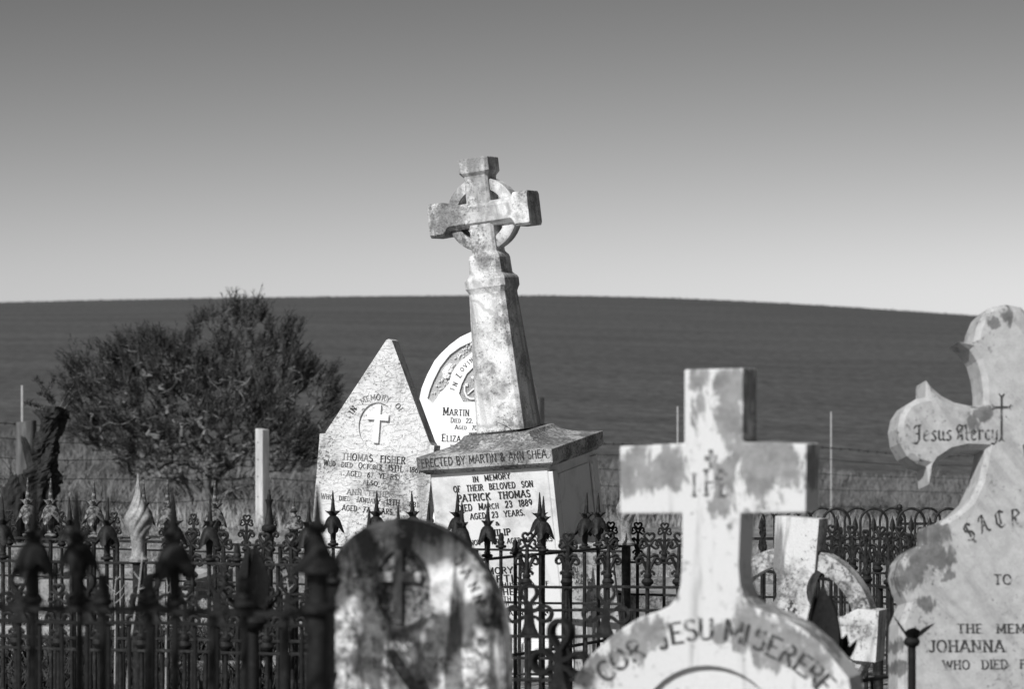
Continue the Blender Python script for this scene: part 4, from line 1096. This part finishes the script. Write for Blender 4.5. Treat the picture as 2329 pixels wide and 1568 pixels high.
# ------------------------------------------------------------------ grave kerbs and slabs seen low through the fences
for i, (px, D, w, dpt, h, lab) in enumerate([(20, 17.6, .9, 1.5, .12, 'low pale concrete grave surround nearest the dead stump'), (300, 23.0, 1.25, 1.6, .16, 'low concrete grave surround behind the silver leaf bud post'),
                                             (470, 16.6, .9, 1.2, .10, 'low concrete grave surround in front of the needle-leaved tree'), (1560, 21, 1.3, 1.9, .2, 'low concrete grave surround behind the shouldered cross')]):
    x = (px - CX) / F * D
    k_ = tag(link('grave_kerb', None), lab, 'grave', 'low concrete grave surrounds')
    k_.location = (x, D, gz(x, D)); k_.rotation_euler = (0, 0, rad(-12 + 7 * i))
    for s_ in (-1, 1):
        MB().box((s_ * w / 2, 0, h / 2 - .03), (.11, dpt, h + .06)).build('side_kerb', M_KERB, k_, bevel=.01)
        MB().box((0, s_ * (dpt / 2 - .055), h / 2 - .032), (w - .11, .11, h + .056)).build('end_kerb', M_KERB, k_, bevel=.01)
    MB().box((0, 0, h / 2 - .07), (w - .10, dpt - .2, h)).build('grave_slab', M_KERB, k_, bevel=.01)

# ------------------------------------------------------------------ wire fence along the field
FA, FB = W(-60, 0, 30.6), W(2420, 0, 46.0)
fdx, fdy = FB.x - FA.x, FB.y - FA.y
def fpt(px):
    k = (px - CX) / F; t = (k * FA.y - FA.x) / (fdx - k * fdy)
    x, y = FA.x + t * fdx, FA.y + t * fdy
    return Vector((x, y, gz(x, y)))
wf = tag(link('wire_fence', None), 'barbed wire farm fence running along the foot of the hill', 'fence')
wf.location = fpt(1100); W0 = Vector(wf.location)
for j, hgt in enumerate([1.14, .98, .77, .55, .30]):
    pts = []
    for i in range(61):
        px = -60 + i * 41.3; p = fpt(px)
        sag = -.05 * math.sin(math.pi * ((px + 60) % 640) / 640)
        pts.append(p - W0 + Vector((0, 0, hgt + sag * (1 if j < 2 else .7) + .012 * math.sin(i * .7 + j))))
    MB().tube(pts, .0042, 5).build('wire', M_WIRE, wf)
    if j == 0:
        bb = MB()
        for a, b in zip(pts, pts[1:]):
            for q in (.25, .75):
                c = a.lerp(b, q); 
                for d in (Vector((.012, 0, .022)), Vector((-.014, 0, .018))): bb.tube([c - d, c + d], .003, 4)
        bb.build('barbs', M_WIRE, wf)
p = fpt(1233); dp = link('dark_post', None, wf); x = ray(1233, 0).x * (p.y - .08); dp.location = Vector((x, p.y - .08, gz(x, p.y))) - W0
MB().box((0, 0, .6), (.055, .05, 2 * (W(1233, 905, p.y).z - p.z - .6))).build('shaft', M_CHAR, dp, bevel=.004)
# square timber post
p = fpt(598); tp = link('timber_post', None, wf); tp.location = p - W0 + Vector((0, -.09, 0)); tp.rotation_euler = (0, 0, rad(-38))
zt_ = (W(598, 976, p.y - .09).z - p.z)
MB().prism([(-.058, -.25), (.058, -.25), (.058, zt_ - .01), (-.058, zt_ + .004)], -.058, .058).build('shaft', M_POST, tp, bevel=.006)
for q in (.16, .36, .56, .80, 1.0): MB().lathe([(.008, -.002), (.008, .003)], 8).xf(Matrix.Translation((-.015, -.0585, zt_ - q)) @ Matrix.Rotation(rad(90), 4, 'X')).build('bolt_hole', M_WIRE, tp)
tp['label'] = 'square pale timber post with a line of bolt holes'
# round log post at far left
p = fpt(62); lp_ = link('log_post', None, wf); lp_.location = p - W0 + Vector((0, -.1, 0))
zt_ = W(62, 959, p.y - .1).z - p.z
rr = random.Random(5)
MB().lathe([(.13, -.1), (.125, .2), (.115, .7), (.108, zt_ - .01), (.10, zt_)], 18, mod=lambda i, r, z, t: (r * (1 + .06 * math.sin(5 * t) + .04 * math.sin(11 * t + z * 3)), z + (.012 * math.cos(t) if i > 2 else 0))).build('shaft', M_LOG, lp_, shade=True)
for px, ty, off in [(50, 877, .5), (1541, 925, .4), (1890, 937, .4), (-20, 900, .4), (2250, 950, .3)]:
    p = fpt(px) + Vector((0, off, 0)); s_ = link('thin_stake', None, wf)
    x = ray(px, 0).x * p.y; s_.location = Vector((x, p.y, gz(x, p.y))) - W0
    zt_ = W(px, ty, p.y).z - gz(x, p.y)
    MB().box((0, 0, zt_ / 2 - .05), (.022, .018, zt_ + .1)).build('shaft', M_STAKE, s_)

# ------------------------------------------------------------------ grass
def blades(name, label, n, place, hmin, hmax, wd, mat, seed, lean=.35):
    rr = random.Random(seed); m = MB(); v, f = m.v, m.f
    for i in range(n):
        x, y, z, k = place(rr)
        h = rr.uniform(hmin, hmax) * k; a = rr.uniform(0, 6.28); l_ = abs(rr.gauss(0, lean)) * h; b = rr.uniform(0, 6.28)
        w = wd * rr.uniform(.6, 1.3); cx_, sx_ = math.cos(a) * w, math.sin(a) * w; lx, ly = math.cos(b) * l_, math.sin(b) * l_
        o = len(v)
        v += [(x - cx_, y - sx_, z - .02), (x + cx_, y + sx_, z - .02), (x + lx * .4 + cx_ * .7, y + ly * .4 + sx_ * .7, z + h * .6), (x + lx * .4 - cx_ * .7, y + ly * .4 - sx_ * .7, z + h * .6), (x + lx, y + ly, z + h)]
        f += [(o, o + 1, o + 2, o + 3), (o + 3, o + 2, o + 4)]
    return tag(m.build(name, mat, fix=False), label, 'grass', kind='stuff')
def p_lawn(rr):
    y = 18 + 17 * rr.random() ** .8; hw = y * .19; x = rr.uniform(-hw, hw)
    c = mnoise.noise(Vector((x * 1.3, y * .9, 3)))
    return x, y, gnd(x, y), .35 + max(0, c) * 1.2
blades('short_grass', 'short dry grass covering the cemetery ground', 42000, p_lawn, .02, .09, .005, M_STRAW, 11, .9)
def p_bank(rr):
    px = rr.uniform(-80, 2420); p = fpt(px); y = p.y + .5 + rr.random() ** 1.3 * (YB + 8 - p.y); x = ray(px, 0).x * y
    c = mnoise.noise(Vector((x * .6, y * .5, 9)))
    z = gnd(x, y) if y < YB else hill(x, y)
    c2 = mnoise.noise(Vector((x * 2.4, y * 1.2, 4)))
    return x, y, z, (.22 + 1.0 * max(0, c + .25) + .9 * max(0, c2)) * (1.0 if px > 1000 else .9) * (1.25 - .75 * (y - p.y) / (YB + 8 - p.y))
blades('rough_grass', 'tall rough dry grass growing along the wire fence', 80000, p_bank, .15, .60, .008, M_BANK, 12, .75)
def p_crest(rr):
    y = YC - 10 + rr.random() * 11; x = rr.uniform(-70, 70)
    return x, y, hill(x, y), .4 + rr.random() ** 3 * 1.6
blades('crest_stubble', 'low crop stubble fringing the crest of the hill', 16000, p_crest, .03, .12, .05, M_STUB, 15, .4)
def p_foot(rr):
    px = rr.uniform(-80, 2420); p = fpt(px); y = p.y + rr.gauss(0, .35); x = ray(px, 0).x * y
    return x, y, gnd(x, y), .5 + rr.random()
blades('fence_grass', 'thin pale grass tufts standing under the wire fence', 7000, p_foot, .06, .22, .007, M_STRAW, 13, .5)

def p_weed(rr):
    D = 8.2 + rr.random() ** .7 * 10.5; px = rr.uniform(-60, 735); x = ray(px, 0).x * D
    c = mnoise.noise(Vector((x * 1.1, D * .8, 21)))
    return x, D, 0.0, max(.12, .55 + 1.1 * c)
blades('shade_weeds', 'low weeds coloured dark for the shade in the fenced grave plots', 26000, p_weed, .06, .26, .011, M_WEED, 14, .8)  # weeds added so the lit ground of the plots reads as shaded
# dry weed stems
def weed(label, base, D, segs):
    o_ = W(base[0], base[1], D); g = Vector((o_.x, D, 0))
    m = MB()
    for pts, r0, r1 in segs:
        q = [W(a, b, D) - g for a, b in pts]; n = len(q)
        m.tube(q, [r0 + (r1 - r0) * i / (n - 1) for i in range(n)], 5)
    w = m.build('dry_weed', M_DRY); w.location = g
    return tag(w, label, 'weed', 'dry weed stems')
rw = random.Random(21)
weed('tall pale forked weed stem in front of the silver leaf bud post', (292, 1540), 10.4, [([(286, 2000), (289, 1560), (291, 1500), (298, 1450), (306, 1400), (314, 1350), (320, 1300), (324, 1258)], .0036, .002), ([(316, 1318), (308, 1308), (303, 1300)], .002, .001), ([(316, 1342), (330, 1336), (341, 1330)], .002, .001), ([(298, 1452), (292, 1440)], .0015, .001)])
for i, (px, py, D, top_, lab) in enumerate([(262, 1400, 11.6, 1312, 'thin dry weed stem left of the silver leaf bud post'), (378, 1380, 11.2, 1290, 'thin dry weed stem right of the silver leaf bud post'), (655, 1400, 11.0, 1300, 'branching dry weed stem by the lotus post'), (1620, 1300, 14.5, 1185, 'dry weed stem behind the shouldered cross'), (1600, 1320, 15.0, 1200, 'slim dry weed stem behind the shouldered cross')]):
    sg = [([(px - 3, 900 + F * 1.6 / D), (px, py), (px + rw.uniform(-4, 4), (py + top_) / 2), (px + rw.uniform(-6, 6), top_)], .003, .0012)]
    for q in range(4):
        y0 = top_ + (py - top_) * rw.uniform(.1, .7); s_ = rw.choice((-1, 1)); L = rw.uniform(10, 24)
        sg.append(([(px, y0), (px + s_ * L * .6, y0 - L * .5), (px + s_ * L, y0 - L * 1.1)], .0016, .0008))
    weed(lab, (px, py), D, sg)

# ------------------------------------------------------------------ needle-leaved tree behind the fence
def make_tree():
    rr = random.Random(17); D = 36.2
    b0 = W(468, 1185, D); g = Vector((b0.x, D, gz(b0.x, D)))
    k = D / F
    # crown lobes: photo centre, radii in photo units, depth radius
    lobes = [((530, 780), 105, 75), ((550, 722), 70, 42), ((360, 880), 130, 95), ((240, 900), 80, 95), ((600, 880), 120, 100), ((450, 960), 200, 110), ((690, 950), 75, 105), ((640, 1030), 90, 60), ((270, 1000), 110, 60), ((290, 830), 70, 55), ((500, 850), 130, 100), ((655, 770), 30, 34), ((430, 1050), 190, 55), ((330, 960), 150, 90), ((600, 1000), 140, 80), ((215, 855), 66, 62), ((175, 900), 40, 60), ((320, 825), 85, 62), ((395, 830), 80, 62), ((710, 890), 55, 65), ((200, 930), 50, 80)]
    tot = [a * b for _, a, b in lobes]
    def sample():
        (c, a, b) = rr.choices(lobes, tot)[0]
        while True:
            u, v, w = rr.uniform(-1, 1), rr.uniform(-1, 1), rr.uniform(-1, 1)
            if u * u + v * v + w * w <= 1: break
        s_ = (u * u + v * v + w * w) ** .5
        e = (.55 + .45 * s_) / max(s_, .2) if s_ > .2 else 1
        p = W(c[0] + u * a * min(e, 1.3), c[1] + v * b * min(e, 1.3), D) - g
        return Vector((p.x, w * min(a, 130) * k * .9, p.z))
    tips = [sample() for _ in range(1250)]
    tips.sort(key=lambda p: (p - Vector((0, 0, .05))).length)
    nodes = [(Vector((0, 0, -.1)), -1), (Vector((.01, 0, .08)), 0)]
    for q in [(-.28, -.1, .42), (.22, .1, .5), (.62, -.05, .36), (-.75, .05, .6), (.05, -.2, .6)]:
        a = Vector((.01, 0, .08)); b = Vector(q); par = 1
        for t in (.35, .7, 1):
            nodes.append((a.lerp(b, t) + Vector((0, 0, .05 * math.sin(t * 3.14))), par)); par = len(nodes) - 1
    for t in tips:
        best, bi_ = 1e9, 1
        L0 = t.length
        for i, (n_, _) in enumerate(nodes):
            if i == 0: continue
            d = (n_ - t).length
            cost = d + .28 * n_.length + (.7 if n_.z > t.z + .08 else 0)
            if cost < best and n_.length < L0 + .1: best, bi_ = cost, i
        a = nodes[bi_][0]; n = max(2, int((t - a).length / .14)); par = bi_
        bend = Vector((rr.gauss(0, .05), rr.gauss(0, .05), -.06 * (t - a).length))
        for j in range(1, n + 1):
            u = j / n
            p = a.lerp(t, u) + bend * math.sin(u * 3.14) + Vector((rr.gauss(0, .005), rr.gauss(0, .005), rr.gauss(0, .005))) * (u < 1)
            nodes.append((p, par)); par = len(nodes) - 1
    cnt = [0] * len(nodes); kids = [0] * len(nodes)
    for i in range(len(nodes) - 1, 0, -1):
        if kids[i] == 0: cnt[i] = 1
        cnt[nodes[i][1]] += cnt[i]; kids[nodes[i][1]] += 1
    root = tag(link('needle_tree', None), 'dense dark needle-leaved tree spreading low behind the wire fence', 'tree')
    root.location = g
    def rd(i): return min(.075, .0042 * cnt[i] ** .47)
    tr, br = MB(), MB()
    for i in range(1, len(nodes)):
        p, q = nodes[nodes[i][1]][0], nodes[i][0]
        if (p - q).length < 1e-4: continue
        m = tr if rd(i) > .022 else br
        m.tube([p, q], [rd(nodes[i][1]) if rd(nodes[i][1]) < rd(i) * 1.6 else rd(i) * 1.1, rd(i)], 5 if m is br else 7, cap=False)
    tr.build('trunk', M_BARK, root, shade=2)
    br.build('branches', M_BARK, root, shade=2)
    # sprays of needles
    fo = MB(); v, f = fo.v, fo.f; tg = MB()
    cen = Vector((0, 0, .9))
    for i in range(len(nodes)):
        if cnt[i] > 5 or i < 17: continue
        p = nodes[i][0]
        if mnoise.noise(p * 2.6) < -.32: continue
        for s_ in range(3 if cnt[i] <= 2 else 2):
            d = ((p - cen) * .45 + Vector((rr.gauss(0, .4), rr.gauss(0, .4), .75 + rr.gauss(0, .35)))).normalized()
            L = rr.uniform(.12, .30); nn = rr.randint(11, 18)
            tg.tube([p, p + d * L * .6 + Vector((0, 0, .01)), p + d * L * 1.05], [.0032, .0026, .001], 3, cap=False)
            e1 = d.cross(Vector((rr.gauss(0, 1), rr.gauss(0, 1), rr.gauss(0, 1)))).normalized(); e2 = d.cross(e1)
            for j in range(nn):
                u = j / nn; t = rr.uniform(0, 6.28)
                b = p + d * (L * u)
                od = (d * rr.uniform(.5, 1.3) + (e1 * math.cos(t) + e2 * math.sin(t)) * .8).normalized()
                l_ = rr.uniform(.035, .075); w = od.cross(Vector((rr.gauss(0, 1), rr.gauss(0, 1), rr.gauss(0, 1)))).normalized() * .0050
                o = len(v)
                v += [tuple(b - w), tuple(b + w), tuple(b + od * l_)]
                f.append((o, o + 1, o + 2))
    tg.build('twigs', M_TWIG, root, fix=False)
    fo.build('crown', M_LEAF, root, fix=False)
make_tree()

# ------------------------------------------------------------------ charred stump at far left
def make_stump():
    D = 29.0; b0 = W(92, 1170, D); g = Vector((b0.x, D, gz(b0.x, D)))
    root = tag(link('dead_stump', None), 'charred leaning dead stump with a hollow sawn top and sparse twigs', 'stump'); root.location = g
    def q(px, py, dy=0): p = W(px, py, D) - g; return Vector((p.x, dy, p.z))
    def gnarl(m, pts, rs, n=40, seed=0):
        rings = []; N = len(pts)
        for i, c in enumerate(pts):
            t = (pts[min(i + 1, N - 1)] - pts[max(i - 1, 0)]).normalized()
            u = Vector((1, 0, 0)); u = (u - t * u.dot(t)).normalized(); w = t.cross(u); ring = []
            for j in range(n):
                a = 2 * math.pi * j / n + i * .035
                q = Vector((math.cos(a) * 1.9, math.sin(a) * 1.9, i * .09 + seed * 7))
                r = rs[i] * (1 + .55 * mnoise.noise(q) + .30 * mnoise.noise(Vector((q.x * 3.4, q.y * 3.4, i * .22))) + .12 * mnoise.noise(Vector((q.x * 9, q.y * 9, i * .9))))
                k = (.10 * mnoise.noise(Vector((q.x * 2.5, q.y * 2.5, seed))) + .04 * mnoise.noise(q * 6)) if i >= N - 2 else 0
                ring.append(c + u * (math.cos(a) * r) + w * (math.sin(a) * r) + t * k)
            rings.append(ring)
        m.loft(rings)
    def sub(a, n=6): 
        out = []
        for p_, q_ in zip(a, a[1:]):
            out += [p_.lerp(q_, j / n) for j in range(n)]
        return out + [a[-1]]
    m = MB()
    ctl = [q(95, 1600), q(94, 1170), q(92, 1100), q(98, 1050), q(108, 1000), q(124, 955), q(126, 935)]
    pts = sub(ctl, 12); n = len(pts); rs = [.175 - .08 * i / n + (.03 if i > n * .86 else 0) for i in range(n)]
    gnarl(m, pts, rs)
    m.build('trunk', M_CHAR, root)
    m = MB(); gnarl(m, sub([q(80, 1090), q(66, 1040, .02), q(52, 1000, .03)], 5), [.05, .05, .048, .046, .044, .04, .038, .036, .034, .03, .02], 24, 4)
    m.build('limb', M_CHAR, root)
    m = MB(); gnarl(m, sub([q(115, 975), q(100, 950, -.03), q(84, 938)], 5), [.06, .058, .055, .05, .046, .042, .04, .036, .03, .026, .02], 24, 8)
    m.build('limb', M_CHAR, root)
    m = MB(); gnarl(m, sub([q(22, 1600), q(32, 1170, .05), q(34, 1120, .05), q(36, 1085, .05)], 5), [.16] * 6 + [.13] * 6 + [.11, .1, .09, .06], 30, 2)
    m.build('stump_piece', M_CHAR, root)
    rr = random.Random(4); tw = MB(); lf = MB()
    for a, b, c in [((120, 935), (100, 890), (82, 862)), ((122, 932), (112, 895), (118, 858)), ((112, 945), (84, 925), (60, 918)), ((135, 930), (150, 900), (165, 872)), ((130, 935), (118, 905), (92, 896)), ((140, 940), (160, 915), (175, 900))]:
        pl = [q(*a), q(*b, rr.gauss(0, .05)), q(*c, rr.gauss(0, .1))]
        pp = sub(pl, 5); tw.tube(pp, [.009 - .0065 * i / len(pp) for i in range(len(pp))], 5)
        for p in pp[3:]:
            for _ in range(16):
                od = Vector((rr.gauss(0, .7), rr.gauss(0, .7), .6 + rr.gauss(0, .4))).normalized(); w = od.cross(Vector((rr.gauss(0, 1), rr.gauss(0, 1), rr.gauss(0, 1)))).normalized() * .004
                b_ = p + Vector((rr.gauss(0, .012), rr.gauss(0, .012), rr.gauss(0, .012))); l_ = rr.uniform(.03, .07)
                lf.add([b_ - w, b_ + w, b_ + od * l_], [(0, 1, 2)])
    tw.build('twigs', M_BARK, root, shade=2); lf.build('leaves', M_LEAF, root, fix=False)
make_stump()

# ------------------------------------------------------------------ small leafy tree added out of view on the left to shade the near plots
def make_shade_tree():
    rr = random.Random(41)
    B = Vector((-2.6, 4.7, 0))
    root = tag(link('added_shade_tree', None), 'small leafy tree added out of view to shade the near grave plots', 'tree'); root.location = B
    C = Vector((-1.85, 4.95, 2.55)) - B
    top_ = Vector((.45, .3, 2.1))
    tr = MB(); tr.tube([(0, 0, -.1), (.03, .02, .8), (.18, .1, 1.5), top_], [.09, .07, .055, .04], 9)
    br = MB(); lf = MB()
    for i in range(46):
        while True:
            q = Vector((rr.uniform(-1, 1), rr.uniform(-1, 1), rr.uniform(-1, 1)))
            if .25 < q.length < 1: break
        t = C + Vector((q.x * .60, q.y * .5, q.z * .5))
        a = Vector((.18, .1, 1.5)).lerp(top_, rr.random())
        m = a.lerp(t, .5) + Vector((rr.gauss(0, .05), rr.gauss(0, .05), .06))
        br.tube([a, m, t], [.016, .010, .004], 5)
        for _ in range(15):
            leaf_(lf, m.lerp(t, rr.uniform(.2, 1.05)) + Vector((rr.gauss(0, .07), rr.gauss(0, .07), rr.gauss(0, .07))), rr)
    # added bough: leaf bunches set towards the sun to shade the round headstone in patches
    hub = Vector((-1.55, 5.95, 2.62)) - B
    br.tube([top_, top_.lerp(hub, .5) + Vector((0, 0, .08)), hub], [.022, .014, .009], 6)
    for zx, zy, r in BUNCH:
        px, pz = fr.lp(696.7 + zx * .2636, 1154.5 + zy * .2636, -.05)
        p = fr.M @ Vector((px, -.05, pz)); t_ = 2.2
        while True:
            w_ = p + sdir * t_
            if CX + F * w_.x / w_.y < -120 or HY - F * (w_.z - CAMZ) / w_.y < -120: break
            t_ += .05
        t = w_ - B
        br.tube([hub, hub.lerp(t, .55) + Vector((rr.gauss(0, .02), rr.gauss(0, .02), .03)), t], [.004, .003, .002], 4)
        R_ = r * .2636 * fr.k
        for _ in range(60):
            leaf_(lf, t + Vector((rr.uniform(-1, 1), rr.uniform(-1, 1), rr.uniform(-1, 1))) * R_ * .9, rr, .8)
    tr.build('trunk', M_BARK, root, shade=2); br.build('branches', M_BARK, root, shade=2); lf.build('crown', M_LEAF, root, fix=False)
BUNCH = [(300, 330, 60), (360, 300, 70), (440, 280, 70), (520, 330, 80), (470, 400, 60), (560, 440, 70), (560, 540, 50), (400, 200, 60), (920, 180, 60), (960, 290, 80), (900, 240, 50), (980, 400, 60), (1080, 260, 60), (1150, 310, 70), (1260, 320, 60), (300, 520, 90), (320, 640, 80), (220, 600, 60), (280, 740, 60),
         (575, 700, 40), (580, 820, 40), (575, 930, 45), (585, 1060, 50), (560, 1180, 50), (550, 1300, 60), (520, 1400, 60), (1720, 980, 60), (1640, 900, 60), (1500, 920, 55), (1400, 960, 60), (1300, 1020, 60), (1220, 1090, 65), (1140, 1160, 65), (1100, 1240, 75), (1080, 1330, 65), (1040, 1420, 60), (1560, 330, 50), (1680, 560, 50)]
def leaf_(mb, p, rr, k=1.0):
    d = Vector((rr.gauss(0, 1), rr.gauss(0, 1), rr.gauss(0, .6))).normalized(); n_ = d.cross(Vector((rr.gauss(0, 1), rr.gauss(0, 1), rr.gauss(0, 1)))).normalized()
    L, w = rr.uniform(.035, .065) * k, rr.uniform(.009, .015)
    mb.add([p, p + d * L * .5 + n_ * w, p + d * L, p + d * L * .5 - n_ * w], [(0, 1, 2, 3)])
make_shade_tree()
